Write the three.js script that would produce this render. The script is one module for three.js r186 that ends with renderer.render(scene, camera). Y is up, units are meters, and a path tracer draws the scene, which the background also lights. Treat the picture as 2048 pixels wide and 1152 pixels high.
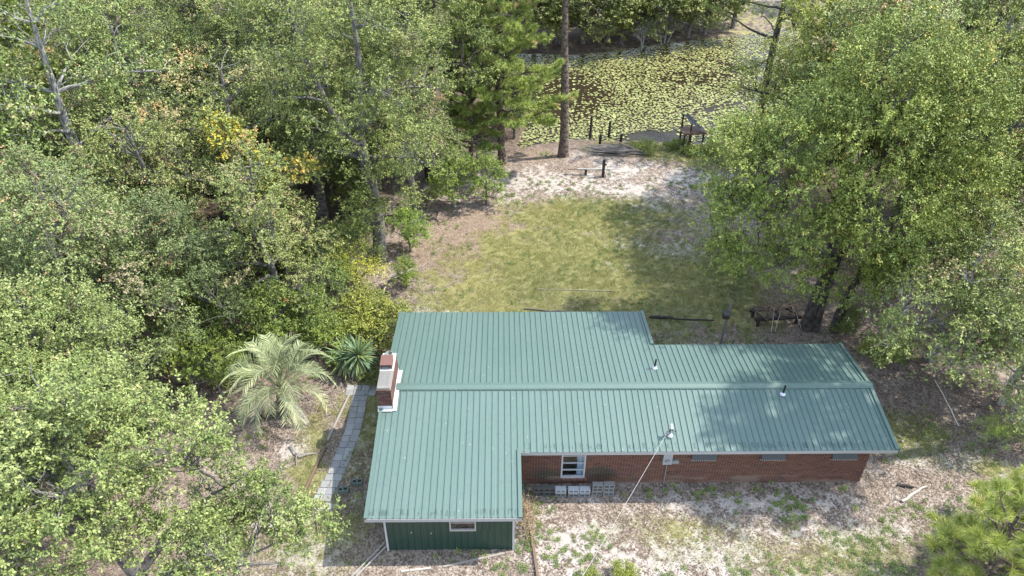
import * as THREE from 'three';
import { mergeGeometries, toCreasedNormals } from 'three/addons/utils/BufferGeometryUtils.js';
import { RoundedBoxGeometry } from 'three/addons/geometries/RoundedBoxGeometry.js';

// ------------------------------------------------------------------ camera, sky, sun, exposure
const scene = new THREE.Scene();
const camera = new THREE.PerspectiveCamera(40.94, 16 / 9, 0.5, 900);
camera.position.set(4.551, 23.17, 21.369);
camera.rotation.order = 'YXZ';
camera.rotation.set(-0.6331, -0.0153, 0.0055);
const lerp3 = (a, b, t) => a + (b - a) * t;
const SUN = new THREE.Vector3(0.72, 1, -0.13).normalize();
{ // pale, slightly veiled autumn sky
  const w = 512, h = 256, d = new Float32Array(w * h * 4);
  for (let j = 0; j < h; j++) for (let i = 0; i < w; i++) {
    const el = ((j + 0.5) / h - 0.5) * Math.PI, az = ((i + 0.5) / w - 0.5) * 2 * Math.PI, y = Math.sin(el), dir = new THREE.Vector3(Math.cos(el) * Math.cos(az), y, Math.cos(el) * Math.sin(az)), o = (j * w + i) * 4;
    const t = Math.pow(Math.max(0, y), 0.5), s = Math.max(0, dir.dot(SUN)), glow = 0.35 * Math.pow(s, 6) + 0.9 * Math.pow(s, 60);
    const c = y < 0 ? [0.3, 0.3, 0.27] : [lerp3(1.05, 0.5, t) + glow, lerp3(1.08, 0.68, t) + glow * 0.95, lerp3(1.1, 0.98, t) + glow * 0.85];
    for (let k = 0; k < 3; k++) d[o + k] = c[k]; d[o + 3] = 1;
  }
  const t = new THREE.DataTexture(d, w, h, THREE.RGBAFormat, THREE.FloatType); t.mapping = THREE.EquirectangularReflectionMapping; t.magFilter = t.minFilter = THREE.LinearFilter; t.needsUpdate = true;
  scene.background = t; scene.environment = t;
}
scene.environmentIntensity = 1.12; scene.backgroundIntensity = 1.12;
const sun = new THREE.DirectionalLight(new THREE.Color(1.0, 0.95, 0.86), 4.3);
sun.position.copy(SUN).multiplyScalar(120).add(new THREE.Vector3(5, 0, -20));
sun.target.position.set(5, 0, -20);
sun.castShadow = true;
sun.shadow.radius = 1.6;
Object.assign(sun.shadow.camera, { left: -60, right: 60, top: 60, bottom: -60, near: 1, far: 260 });
sun.shadow.mapSize.set(4096, 4096);
scene.add(sun, sun.target);
const renderer = new THREE.WebGLRenderer({ antialias: true });
renderer.toneMapping = THREE.LinearToneMapping;
renderer.toneMappingExposure = 1.92;
renderer.shadowMap.enabled = true;

// ------------------------------------------------------------------ helpers
function rngOf(seed) { let s = seed | 0; return () => { s = (s + 0x6d2b79f5) | 0; let t = Math.imul(s ^ (s >>> 15), 1 | s); t = (t + Math.imul(t ^ (t >>> 7), 61 | t)) ^ t; return ((t ^ (t >>> 14)) >>> 0) / 4294967296; }; }
const clamp = (x, a = 0, b = 1) => Math.min(b, Math.max(a, x)), lerp = (a, b, t) => a + (b - a) * t;
const smooth = (a, b, x) => { const t = clamp((x - a) / (b - a)); return t * t * (3 - 2 * t); };
const V = (x, y, z) => new THREE.Vector3(x, y, z);
const HASH = new Float32Array(65536); { const r = rngOf(77); for (let i = 0; i < 65536; i++) HASH[i] = r(); }
const hash2 = (i, j) => HASH[((i * 73) ^ (j * 19349)) & 65535];
function noise(x, y) { const i = Math.floor(x), j = Math.floor(y); let u = x - i, v = y - j; u = u * u * (3 - 2 * u); v = v * v * (3 - 2 * v); const a = hash2(i, j), b = hash2(i + 1, j), c = hash2(i, j + 1), d = hash2(i + 1, j + 1); return a + (b - a) * u + (c - a + (a - b - c + d) * u) * v; }
function fbm(x, y, o = 4) { let s = 0, a = 0.5, n = 0; for (let k = 0; k < o; k++) { s += a * noise(x, y); n += a; a *= 0.5; x = x * 2.03 + 17.3; y = y * 2.03 + 9.1; } return s / n; }
const mix3 = (a, b, t) => [a[0] + (b[0] - a[0]) * t, a[1] + (b[1] - a[1]) * t, a[2] + (b[2] - a[2]) * t];
const toS = (c) => 255 * (c <= 0.0031308 ? 12.92 * c : 1.055 * Math.pow(c, 1 / 2.4) - 0.055);
function tex(w, h, f, srgb = true) {
  const d = new Uint8Array(w * h * 4);
  for (let y = 0; y < h; y++) for (let x = 0; x < w; x++) { const c = f((x + 0.5) / w, (y + 0.5) / h), o = (y * w + x) * 4; for (let k = 0; k < 3; k++) d[o + k] = clamp(srgb ? toS(clamp(c[k])) : 255 * c[k], 0, 255); d[o + 3] = 255; }
  const t = new THREE.DataTexture(d, w, h); t.magFilter = THREE.LinearFilter; t.minFilter = THREE.LinearMipmapLinearFilter; t.generateMipmaps = true; t.wrapS = t.wrapT = THREE.RepeatWrapping;
  if (srgb) t.colorSpace = THREE.SRGBColorSpace; t.needsUpdate = true; return t;
}
const rgb = (r, g, b) => new THREE.Color().setRGB(r, g, b);
const std = (c, roughness = 0.8, o = {}) => new THREE.MeshStandardMaterial({ color: rgb(c[0] * 0.8, c[1] * 0.8, c[2] * 0.8), roughness, ...o });
const grain = tex(256, 256, (u, v) => { const n = 0.72 + 0.28 * fbm(u * 40, v * 40, 3) + 0.12 * (fbm(u * 6, v * 6, 3) - 0.5); return [n, n, n]; });
const grainB = tex(256, 256, (u, v) => { const n = fbm(u * 60, v * 60, 3); return [n, n, n]; }, false);
const woodT = tex(256, 256, (u, v) => { const n = 0.65 + 0.35 * fbm(u * 50, v * 3, 4) + 0.2 * (fbm(u * 5, v * 5, 3) - 0.5); return [n, n, n]; });
const shine = (o) => { o.castShadow = o.receiveShadow = true; return o; };
const used = new Map();
const numbered = (n) => { const k = used.get(n) || 0; used.set(n, k + 1); return k ? n + '_' + String(k).padStart(3, '0') : n; };
function tag(o, label, category, group, kind) { o.userData = { label }; if (category) o.userData.category = category; if (group) o.userData.group = group; if (kind) o.userData.kind = kind; return o; }
function thing(name, label, category, [x, y, z] = [0, 0, 0], turn = 0, group) { const o = new THREE.Group(); o.name = numbered(name); o.position.set(x, y, z); o.rotation.y = turn; scene.add(o); return tag(o, label, category, group); }
function part(name, geo, mat, parent, label) { const m = shine(new THREE.Mesh(Array.isArray(geo) ? mergeGeometries(geo.map((g) => (g.index ? g.toNonIndexed() : g))) : geo, mat)); m.name = name; parent.add(m); if (label) m.userData.label = label; return m; }
function solo(name, geo, mat, label, category, group, kind) { const m = part(name, geo, mat, scene); m.name = numbered(name); return tag(m, label, category, group, kind); }
const box = (w, h, d, x = 0, y = 0, z = 0) => new THREE.BoxGeometry(w, h, d).translate(x, y, z);
function span(a, b, w, h, up = V(0, 1, 0)) { // a beam from a to b, w wide, h high
  const g = new THREE.BoxGeometry(w, h, a.distanceTo(b)); const m = new THREE.Matrix4().lookAt(a, b, up); m.setPosition(a.clone().add(b).multiplyScalar(0.5)); return g.applyMatrix4(m);
}
function tube(pts, radii, seg = 6, cap = false) { // tapered tube through points
  const n = pts.length, pos = [], nor = [], uv = [], idx = []; let L = 0; const side = V(0, 0, 0), up = V(0, 0, 0), t = V(0, 0, 0);
  for (let i = 0; i < n; i++) {
    t.copy(pts[Math.min(i + 1, n - 1)]).sub(pts[Math.max(i - 1, 0)]).normalize();
    if (i === 0) { side.set(Math.abs(t.x) > 0.9 ? 0 : 1, 0, Math.abs(t.x) > 0.9 ? 1 : 0); }
    side.addScaledVector(t, -side.dot(t)).normalize(); up.crossVectors(t, side);
    if (i) L += pts[i].distanceTo(pts[i - 1]);
    for (let k = 0; k <= seg; k++) { const a = (k / seg) * Math.PI * 2, c = Math.cos(a), s = Math.sin(a), x = side.x * c + up.x * s, y = side.y * c + up.y * s, z = side.z * c + up.z * s, r = radii[i]; pos.push(pts[i].x + x * r, pts[i].y + y * r, pts[i].z + z * r); nor.push(x, y, z); uv.push(k / seg, L); }
  }
  for (let i = 0; i < n - 1; i++) for (let k = 0; k < seg; k++) { const a = i * (seg + 1) + k, b = a + seg + 1; idx.push(a, a + 1, b, b, a + 1, b + 1); }
  if (cap) for (const e of [0, n - 1]) { const c = pos.length / 3; pos.push(pts[e].x, pts[e].y, pts[e].z); t.copy(pts[e]).sub(pts[e ? e - 1 : 1]).normalize(); nor.push(t.x, t.y, t.z); uv.push(0.5, L); for (let k = 0; k < seg; k++) { const a = e * (seg + 1) + k; e ? idx.push(a, a + 1, c) : idx.push(a + 1, a, c); } }
  const g = new THREE.BufferGeometry(); g.setAttribute('position', new THREE.Float32BufferAttribute(pos, 3)); g.setAttribute('normal', new THREE.Float32BufferAttribute(nor, 3)); g.setAttribute('uv', new THREE.Float32BufferAttribute(uv, 2)); g.setIndex(idx); return g;
}
const rod = (a, b, r, r2 = r, seg = 8) => tube([a, b], [r, r2], seg, true);
function bend(a, b, sag, n, R, jit = 0) { const p = []; for (let i = 0; i <= n; i++) { const t = i / n; p.push(V(lerp(a.x, b.x, t) + (i && i < n ? (R() - 0.5) * jit : 0), lerp(a.y, b.y, t) + sag * 4 * t * (1 - t) + (i && i < n ? (R() - 0.5) * jit : 0), lerp(a.z, b.z, t) + (i && i < n ? (R() - 0.5) * jit : 0))); } return p; }
class Faces { // leaf-sized faces with a colour each
  constructor() { this.p = []; this.n = []; this.c = []; this.i = []; }
  v(x, y, z, n, c) { this.p.push(x, y, z); this.n.push(n.x, n.y, n.z); this.c.push(c[0], c[1], c[2]); return this.p.length / 3 - 1; }
  leaf(b, d, s, n, L, W, c) { // base, direction, side, normal
    const m = 0.48 * L, w = W / 2, lift = -0.12 * L;
    const a = this.v(b.x, b.y, b.z, n, c), r = this.v(b.x + d.x * m + s.x * w, b.y + d.y * m + s.y * w, b.z + d.z * m + s.z * w, n, c), l = this.v(b.x + d.x * m - s.x * w, b.y + d.y * m - s.y * w, b.z + d.z * m - s.z * w, n, c), t = this.v(b.x + d.x * L + n.x * lift, b.y + d.y * L + n.y * lift, b.z + d.z * L + n.z * lift, n, c);
    this.i.push(a, r, t, a, t, l);
  }
  blade(b, d, s, n, L, W, c, soft = 0) { n = V(0, 0, 0).crossVectors(s, d); let w = W / 2; if (n.y < 0) { n.negate(); w = -w; } n.y += soft; n.normalize(); const a = this.v(b.x - s.x * w, b.y - s.y * w, b.z - s.z * w, n, c), r = this.v(b.x + s.x * w, b.y + s.y * w, b.z + s.z * w, n, c), t = this.v(b.x + d.x * L, b.y + d.y * L, b.z + d.z * L, n, c); this.i.push(a, r, t); }
  geo() { const g = new THREE.BufferGeometry(); g.setAttribute('position', new THREE.Float32BufferAttribute(this.p, 3)); g.setAttribute('normal', new THREE.Float32BufferAttribute(this.n, 3)); g.setAttribute('color', new THREE.Float32BufferAttribute(this.c, 3)); g.setIndex(this.p.length / 3 > 65535 ? new THREE.Uint32BufferAttribute(this.i, 1) : new THREE.Uint16BufferAttribute(this.i, 1)); return g; }
}
const ball = (R, o) => { const z = R() * 2 - 1, a = R() * Math.PI * 2, r = Math.sqrt(1 - z * z); return (o || V(0, 0, 0)).set(r * Math.cos(a), z, r * Math.sin(a)); };
const gauss = (R) => (R() + R() + R() - 1.5) / 0.866;

// ------------------------------------------------------------------ the land: ground, pond
const pondEdge = (x, z) => { // <0 inside the pond
  const wob = 1.6 * (fbm(x * 0.22 + 3, z * 0.22, 3) - 0.5);
  const near = -27.6 - z + (x < 9 ? (9 - x) * 0.25 : 0), far = z + 46.2 + 0.36 * Math.max(0, x - 12), left = 5.2 - x, right = x - 46;
  return Math.max(-near, -far, left, right) + wob;
};
const height = (x, z) => { const d = pondEdge(x, z); return 0.1 * (fbm(x * 0.16, z * 0.16, 3) - 0.5) * smooth(0, 6, Math.max(Math.abs(x - 9) - 10.5, Math.abs(z) - 6.5)) - 0.42 * smooth(3.2, 0, d) - 0.9 * smooth(0, -2.5, d); };
const inE = (x, z, a) => { const dx = (x - a[0]) / a[2], dz = (z - a[1]) / a[3]; return 1 - Math.sqrt(dx * dx + dz * dz); };
const SAND = [[7, -21.2, 6, 1.7, 0.72], [4.6, -21.5, 4, 1.5, 0.85], [13.6, -23, 4.5, 1.2, 0.5], [12, -20.2, 2.4, 1.4, 0.8], [17.5, -21.5, 4.5, 1.5, 0.55], [11.8, -14.2, 1.2, 0.75, 1.2], [14, -13.6, 1.9, 1.1, 1.1], [13, -18.2, 1.6, 0.8, 0.7], [11, -12, 1, 0.6, 0.6], [13, -16.6, 1.2, 0.5, 0.6], [6.7, 4.6, 2.6, 1.4, 0.85], [8.7, 5.4, 2.4, 1.2, 0.9], [13, 3.3, 5, 0.6, 0.85], [15.5, 4.6, 3.4, 1.2, 0.62], [11.4, 5.6, 3.2, 1.2, 0.75], [7.5, 6.6, 2.2, 1, 0.95], [18.5, 4.4, 1.2, 0.5, 0.7], [-3.7, 0.6, 1.0, 0.6, 0.9], [-3.3, 3.8, 1.4, 0.9, 0.75], [-2.2, 5.3, 1.3, 1, 0.8], [-0.9, 0.6, 0.8, 1.9, 0.6], [-2.2, 3.3, 0.8, 0.35, 1.1], [22.8, 1.3, 2.2, 0.8, 0.55], [20, 1.2, 1.6, 0.9, 0.5], [1.5, -8.2, 1.2, 0.5, 0.6]];
const LAWN = [[9, -11, 8.4, 6, 1], [10, -17.2, 5.5, 2.6, 1], [15, -10.5, 4.5, 5, 0.75], [4.5, -9, 5, 3.2, 0.75], [21, -0.2, 2.2, 1.6, 0.75], [23.5, 1.6, 2, 1.2, 0.55], [-1, -1, 1.4, 5, 0.55], [-2.9, 1.6, 1, 3.4, 0.5], [17, -26, 5, 2.2, 0.7], [13.5, -27, 4, 1.4, 0.7], [-2.2, 4.2, 2.6, 2.2, 0.4], [16, 5.4, 5, 1.4, 0.42], [10.6, 4.6, 3, 1.2, 0.36], [18.5, -25, 4, 2.2, 0.7], [26, -56, 30, 8, 0.25]];
const STRAW = [[3.2, -15.6, 3.3, 2.6, 1.1], [1.6, -13.2, 3, 2.4, 0.8], [6.8, -25.5, 2.2, 1.7, 0.9], [3.5, -24, 2, 1.5, 0.7]];
function groundColor(x, z, fine) {
  const n1 = fbm(x * 0.3, z * 0.3, 3), n2 = fbm(x * 1.3 + 40, z * 1.3, 3), n3 = fbm(x * 5 + 9, z * 5, 3), n4 = fine ? fbm(x * 19, z * 19 + 5, 2) : n3, n5 = fine ? noise(x * 44, z * 44) : n2;
  let open = 0; // how open the wood floor is
  open = Math.max(smooth(-0.25, 0.3, inE(x, z, [8, 2, 18, 10])), smooth(-0.25, 0.3, inE(x, z, [22, -1.5, 8, 8])), smooth(-0.15, 0.25, inE(x, z, [9, -14, 13, 14])), smooth(-0.1, 0.3, inE(x, z, [35, -62, 30, 13])));
  let c = mix3([0.062, 0.041, 0.028], [0.17, 0.115, 0.078], clamp(0.9 * n3 + 0.9 * n4 - 0.45));            // leaf mould
  const dry = mix3([0.12, 0.088, 0.066], mix3([0.34, 0.265, 0.21], [0.45, 0.385, 0.335], clamp(n2 * 1.6 - 0.4)), clamp(2.3 * (n4 - 0.5) + 1.3 * (n3 - 0.5) + 0.55));  // dry leaves and grey sandy soil
  c = mix3(c, dry, open * 0.96);
  const apply = (list, gain) => { let m = -1; for (const a of list) m = Math.max(m, (inE(x, z, a) + 0.1) * a[4]); return m * gain; };
  const st = smooth(0.1, 0.4, apply(STRAW, 1) + 0.8 * (n2 - 0.5) + 0.3 * (n4 - 0.5));
  c = mix3(c, mix3([0.16, 0.105, 0.07], [0.34, 0.25, 0.175], clamp(n4 * 1.5 - 0.25)), st * 0.7);
  const lawn = apply(LAWN, 1.25), gr = smooth(0.12, 0.5, lawn + 1.0 * (n2 - 0.5) + 0.7 * (n3 - 0.5) + 0.35 * (n4 - 0.5));
  c = mix3(c, mix3(mix3([0.17, 0.185, 0.048], [0.29, 0.28, 0.085], clamp(n1 * 1.7 - 0.35)), [0.35, 0.29, 0.155], clamp(1.6 * n4 - 0.5) * 0.8), gr * 0.9);
  const sa = smooth(0.12, 0.5, 0.8 * apply(SAND, 1) + 1.35 * (n2 - 0.5) + 1.2 * (n3 - 0.5) + 0.75 * (n4 - 0.5));
  c = mix3(c, mix3([0.4, 0.345, 0.3], [0.52, 0.475, 0.43], n3), sa * 0.74);
  const g = 0.72 + 0.56 * n5; return [c[0] * g, c[1] * g, c[2] * g];
}
{
  const tiles = [[-14, 26, -14, 12, 2048, 1330, true], [-8, 28, -46, -14, 1536, 1365, true], [-70, 80, -90, 60, 1024, 1024, false]];
  const mats = tiles.map(([x0, x1, z0, z1, w, h, fine]) => std([1, 1, 1], 0.95, { map: tex(w, h, (u, v) => groundColor(lerp(x0, x1, u), lerp(z0, z1, v), fine)), bumpMap: grainB, bumpScale: 0.012 }));
  mats.forEach((m, k) => { m.bumpMap = grainB.clone(); m.bumpMap.repeat.set((tiles[k][1] - tiles[k][0]) / 2, (tiles[k][3] - tiles[k][2]) / 2); m.bumpMap.needsUpdate = true; });
  const xs = [], zs = []; const steps = (a, list) => { for (const [to, n] of list) { const from = a.length ? a[a.length - 1] : 0; for (let i = 1; i <= n; i++) a.push(from + ((to - from) * i) / n); } };
  xs.push(-300); steps(xs, [[-70, 6], [-14, 28], [-8, 6], [26, 60], [28, 3], [48, 24], [80, 12], [300, 6]]);
  zs.push(-300); steps(zs, [[-90, 6], [-58, 16], [-46, 22], [-26, 40], [-14, 18], [12, 26], [60, 16], [200, 4]]);
  const pos = [], uv = [], groups = [[], [], []];
  for (let j = 0; j < zs.length - 1; j++) for (let i = 0; i < xs.length - 1; i++) {
    const x0 = xs[i], x1 = xs[i + 1], z0 = zs[j], z1 = zs[j + 1], mx = (x0 + x1) / 2, mz = (z0 + z1) / 2;
    let k = 2; for (const q of [1, 0]) { const t = tiles[q]; if (mx > t[0] && mx < t[1] && mz > t[2] && mz < t[3]) k = q; }
    const t = tiles[k]; groups[k].push(pos.length / 3);
    for (const [x, z] of [[x0, z0], [x0, z1], [x1, z0], [x1, z1]]) { pos.push(x, height(x, z), z); uv.push((x - t[0]) / (t[1] - t[0]), (z - t[2]) / (t[3] - t[2])); }
  }
  const g = new THREE.BufferGeometry(), idx = []; g.setAttribute('position', new THREE.Float32BufferAttribute(pos, 3)); g.setAttribute('uv', new THREE.Float32BufferAttribute(uv, 2));
  groups.forEach((list, k) => { const from = idx.length; for (const b of list) idx.push(b, b + 1, b + 2, b + 2, b + 1, b + 3); g.addGroup(from, idx.length - from, k); });
  g.setIndex(idx);
  const n = new Float32Array(pos.length); for (let i = 0; i < pos.length; i += 3) { const x = pos[i], z = pos[i + 2], e = 0.2, a = V(-(height(x + e, z) - height(x - e, z)), 2 * e, -(height(x, z + e) - height(x, z - e))).normalize(); n[i] = a.x; n[i + 1] = a.y; n[i + 2] = a.z; }
  g.setAttribute('normal', new THREE.BufferAttribute(n, 3));
  tag(solo('ground', g, mats), 'sandy yard, thin lawn and leaf-strewn wood floor', undefined, undefined, 'structure');
  const R = rngOf(5), wg = new THREE.PlaneGeometry(48, 34, 60, 40).rotateX(-Math.PI / 2).translate(28, -0.52, -42);
  const wm = new THREE.MeshPhysicalMaterial({ color: rgb(0.028, 0.021, 0.012), roughness: 0.12, ior: 1.33, bumpMap: grainB.clone(), bumpScale: 0.01 }); wm.bumpMap.repeat.set(12, 9);
  solo('pond_water', wg, wm, 'dark pond water between the lily pads', undefined, undefined, 'structure');
  // lily pads: thousands, a few pixels each
  const pg = new THREE.CircleGeometry(1, 11, 0.25, Math.PI * 2 - 0.5).rotateX(-Math.PI / 2); { const p = pg.attributes.position; for (let i = 1; i < p.count; i++) p.setY(i, 0.05 + 0.09 * Math.sin(i * 1.9)); pg.computeVertexNormals(); }
  const spots = []; for (let x = 5; x < 46; x += 0.21) for (let z = -62; z < -27; z += 0.21) {
    const px = x + (R() - 0.5) * 0.2, pz = z + (R() - 0.5) * 0.2; if (pondEdge(px, pz) > -0.25) continue;
    const dens = fbm(px * 0.2, pz * 0.3, 3) * 0.75 + fbm(px * 1.4, pz * 1.9, 2) * 0.45, bare = Math.max(smooth(0.1, 0.6, inE(px, pz, [15.5, -28.8, 3.4, 1.7])), 0.6 * smooth(0, 0.5, inE(px, pz, [9, -37, 5, 7])));
    if (R() < (0.3 + 0.68 * smooth(0.36, 0.62, dens)) * (1 - bare)) spots.push([px, pz]);
  }
  const N = spots.length, pads = new THREE.InstancedMesh(pg, std([1, 1, 1], 0.5, { side: THREE.DoubleSide }), N), m = new THREE.Matrix4(), q = new THREE.Quaternion(), e = new THREE.Euler();
  spots.forEach(([x, z], k) => {
    e.set((R() - 0.5) * 0.3, R() * 6.3, (R() - 0.5) * 0.3); q.setFromEuler(e); const s = 0.062 + 0.062 * R();
    m.compose(V(x, -0.505 + R() * 0.03, z), q, V(s, s, s)); pads.setMatrixAt(k, m);
    const t = R(); pads.setColorAt(k, t < 0.07 ? rgb(0.16, 0.1, 0.045) : rgb(lerp(0.19, 0.4, t), lerp(0.21, 0.4, t), lerp(0.05, 0.15, t)));
  });
  pads.name = 'lily_pads'; scene.add(shine(pads)); tag(pads, 'yellow-green lily pads covering the pond', 'lily pads', undefined, 'stuff');
}

// ------------------------------------------------------------------ the house
const RIB = 0.2286, XR = 18.588, XB = 10.789, XG = 5.173, YE = 2.426, YR = 2.86, ZE = 2.874, YB = 2.072, ZB = -5.576, YG = 2.169, ZG = 5.466, ZW = 2.2775, ZGW = 5.127;
const house = thing('brick_house', 'long brick house with green ribbed metal roof and chimney', 'house', [0, 0, 0]);
{
  const R = rngOf(11);
  // --- roof: sheets of ribbed metal, 0.914 m each
  const roof = new THREE.Group(); roof.name = 'roof'; house.add(roof);
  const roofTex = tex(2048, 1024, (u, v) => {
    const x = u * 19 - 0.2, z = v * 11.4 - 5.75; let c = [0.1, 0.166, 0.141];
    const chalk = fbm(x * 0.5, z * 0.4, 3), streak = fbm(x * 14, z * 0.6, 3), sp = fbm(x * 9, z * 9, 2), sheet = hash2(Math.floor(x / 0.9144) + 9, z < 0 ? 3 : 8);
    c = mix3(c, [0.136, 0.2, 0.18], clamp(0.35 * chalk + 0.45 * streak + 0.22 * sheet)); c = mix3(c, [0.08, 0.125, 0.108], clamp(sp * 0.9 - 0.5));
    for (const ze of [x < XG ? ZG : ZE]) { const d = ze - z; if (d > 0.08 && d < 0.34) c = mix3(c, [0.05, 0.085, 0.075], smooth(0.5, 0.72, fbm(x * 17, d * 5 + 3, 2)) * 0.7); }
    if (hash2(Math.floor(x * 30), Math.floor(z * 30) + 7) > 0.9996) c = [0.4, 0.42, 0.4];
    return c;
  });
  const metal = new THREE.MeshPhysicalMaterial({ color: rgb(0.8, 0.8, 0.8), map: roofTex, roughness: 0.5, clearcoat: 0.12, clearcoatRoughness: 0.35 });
  const trimMetal = std([0.12, 0.19, 0.163], 0.5, { map: grain });
  const prof = (w) => { const p = []; for (let x = 0; x < w - 1e-4; x += RIB) { const put = (a, h) => { if (x + a <= w) p.push([x + a, h]); }; put(0, 0); put(0.003, 0.04); put(0.019, 0.04); put(0.022, 0); put(0.098, 0); put(0.104, 0.005); put(0.114, 0.005); put(0.12, 0); put(0.165, 0); put(0.171, 0.005); put(0.181, 0.005); put(0.187, 0); } p.push([w, 0]); return p; };
  function sheet(x0, w, zA, yA, zB, yB, mat, parent, name) { // from the upper edge A to the lower edge B
    const p = prof(w), pos = [], uv = [], idx = [], ny = V(0, Math.abs(zB - zA), (yA - yB) * Math.sign(zB - zA)).normalize();
    const at = (z, y, h) => [y + ny.y * h, z + ny.z * h];
    for (let i = 0; i < p.length - 1; i++) { const b = pos.length / 3; for (const k of [i, i + 1]) for (const [z, y] of [[zA, yA], [zB, yB]]) { const [yy, zz] = at(z, y, p[k][1]); pos.push(x0 + p[k][0], yy, zz); uv.push((x0 + p[k][0] + 0.2) / 19, (z + 5.75) / 11.4); } zB > zA ? idx.push(b, b + 1, b + 2, b + 2, b + 1, b + 3) : idx.push(b, b + 2, b + 1, b + 2, b + 3, b + 1); }
    const g = new THREE.BufferGeometry(); g.setAttribute('position', new THREE.Float32BufferAttribute(pos, 3)); g.setAttribute('uv', new THREE.Float32BufferAttribute(uv, 2)); g.setIndex(idx); g.computeVertexNormals();
    return part(name, g, mat, parent);
  }
  const SW = RIB * 4, run = (xa, xb, ...s) => { for (let x = xa; x < xb - 0.02; x += SW) sheet(x, Math.min(SW, xb - x), ...s, metal, roof, 'roof_sheet'); };
  const X0 = 0.045;
  run(X0, X0 + SW * 6, 0, YR, ZE + 0.001, YE); run(X0 + SW * 6, XR, 0, YR, ZE + 0.02, YE - 0.003); // front slope
  run(X0, XR, 0, YR, -ZE - 0.02, YE - 0.003);
  run(X0, XG - 0.01, ZE, YE, ZG, YG); run(X0, XB, -ZE, YE, ZB, YB);
  // the one sheet between the garage edge and the next whole sheet is covered by the run above
  const deckM = std([0.16, 0.15, 0.14], 0.9);
  const slab = (poly, xa, xb) => { const s = new THREE.Shape(poly.map(([z, y]) => new THREE.Vector2(-z, y))); return new THREE.ExtrudeGeometry(s, { depth: xb - xa, bevelEnabled: false }).rotateY(Math.PI / 2).translate(xa, 0, 0); };
  const th = 0.1, dn = 0.012;
  part('roof_deck', [slab([[-ZE, YE - dn], [0, YR - dn], [ZE, YE - dn], [ZE, YE - dn - th], [0, YR - dn - th], [-ZE, YE - dn - th]], 0.04, XR - 0.03), slab([[ZB, YB - dn], [-ZE - 0.002, YE - dn], [-ZE - 0.002, YE - dn - th], [ZB, YB - dn - th]], 0.04, XB - 0.03), slab([[ZE + 0.002, YE - dn], [ZG, YG - dn], [ZG, YG - dn - th], [ZE + 0.002, YE - dn - th]], 0.04, XG - 0.03)], deckM, roof);
  const fasciaM = std([0.5, 0.5, 0.49], 0.6, { map: grain });
  part('fascia', box(XR - XG - 0.02, 0.15, 0.025, (XR + XG) / 2, YE - 0.092, ZE + 0.004), fasciaM, roof);
  part('fascia', box(XG - 0.02, 0.15, 0.025, XG / 2, YG - 0.092, ZG + 0.004), fasciaM, roof);
  part('fascia', box(XB - 0.02, 0.15, 0.025, XB / 2, YB - 0.092, ZB - 0.004), fasciaM, roof);
  part('fascia', box(XR - XB - 0.02, 0.15, 0.025, (XR + XB) / 2, YE - 0.092, -ZE - 0.004), fasciaM, roof);
  const rake = (x, ins, pts) => { const g = []; for (let i = 0; i < pts.length - 1; i++) { const [z0, y0] = pts[i], [z1, y1] = pts[i + 1]; g.push(span(V(x + ins * 0.06, y0 + 0.054, z0), V(x + ins * 0.06, y1 + 0.054, z1), 0.13, 0.012), span(V(x, y0 - 0.028, z0), V(x, y1 - 0.028, z1), 0.014, 0.13)); } part('rake_trim', g, trimMetal, roof); };
  rake(0, 1, [[ZB - 0.02, YB], [-ZE, YE], [0, YR]]); rake(0, 1, [[0, YR], [ZE, YE], [ZG + 0.02, YG]]);
  rake(XR, -1, [[-ZE - 0.02, YE], [0, YR]]); rake(XR, -1, [[0, YR], [ZE + 0.03, YE]]);
  rake(XB, -1, [[ZB - 0.02, YB], [-ZE - 0.03, YE]]); rake(XG, -1, [[ZE - 0.1, YE + 0.02], [ZG + 0.02, YG]]);
  { // ridge cap, folded over the ribs
    const capP = [[-0.2, -0.064], [-0.17, -0.02], [-0.06, 0.004], [0, 0.02], [0.06, 0.004], [0.17, -0.02], [0.2, -0.064]], poly = [...capP, ...capP.slice().reverse().map(([z, y]) => [z * 0.985, y - 0.006])];
    part('ridge_cap', slab(poly.map(([z, y]) => [z, y + YR + 0.066]), 0.5, XR + 0.015), trimMetal, roof);
  }
  // --- walls
  const mortarM = std([0.42, 0.325, 0.245], 0.95, { map: grain }), inner = std([0.3, 0.29, 0.27], 0.9);
  const WX0 = 6.70, WX1 = 7.60, WY0 = 0.30, WY1 = 1.86, xw = 18.05, x1 = 4.9;
  const wall = part('brick_wall', [box(WX0 - x1, 2.4, 0.12, (WX0 + x1) / 2, 1.1, ZW - 0.058), box(xw - WX1, 2.4, 0.12, (xw + WX1) / 2, 1.1, ZW - 0.058), box(WX1 - WX0, WY0 + 0.1, 0.12, (WX0 + WX1) / 2, WY0 / 2 - 0.05, ZW - 0.058), box(WX1 - WX0, 2.3 - WY1, 0.12, (WX0 + WX1) / 2, (2.3 + WY1) / 2, ZW - 0.058), box(0.12, 2.4, 2 * ZW, xw - 0.068, 1.1, -0.13)], mortarM, house);
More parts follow.
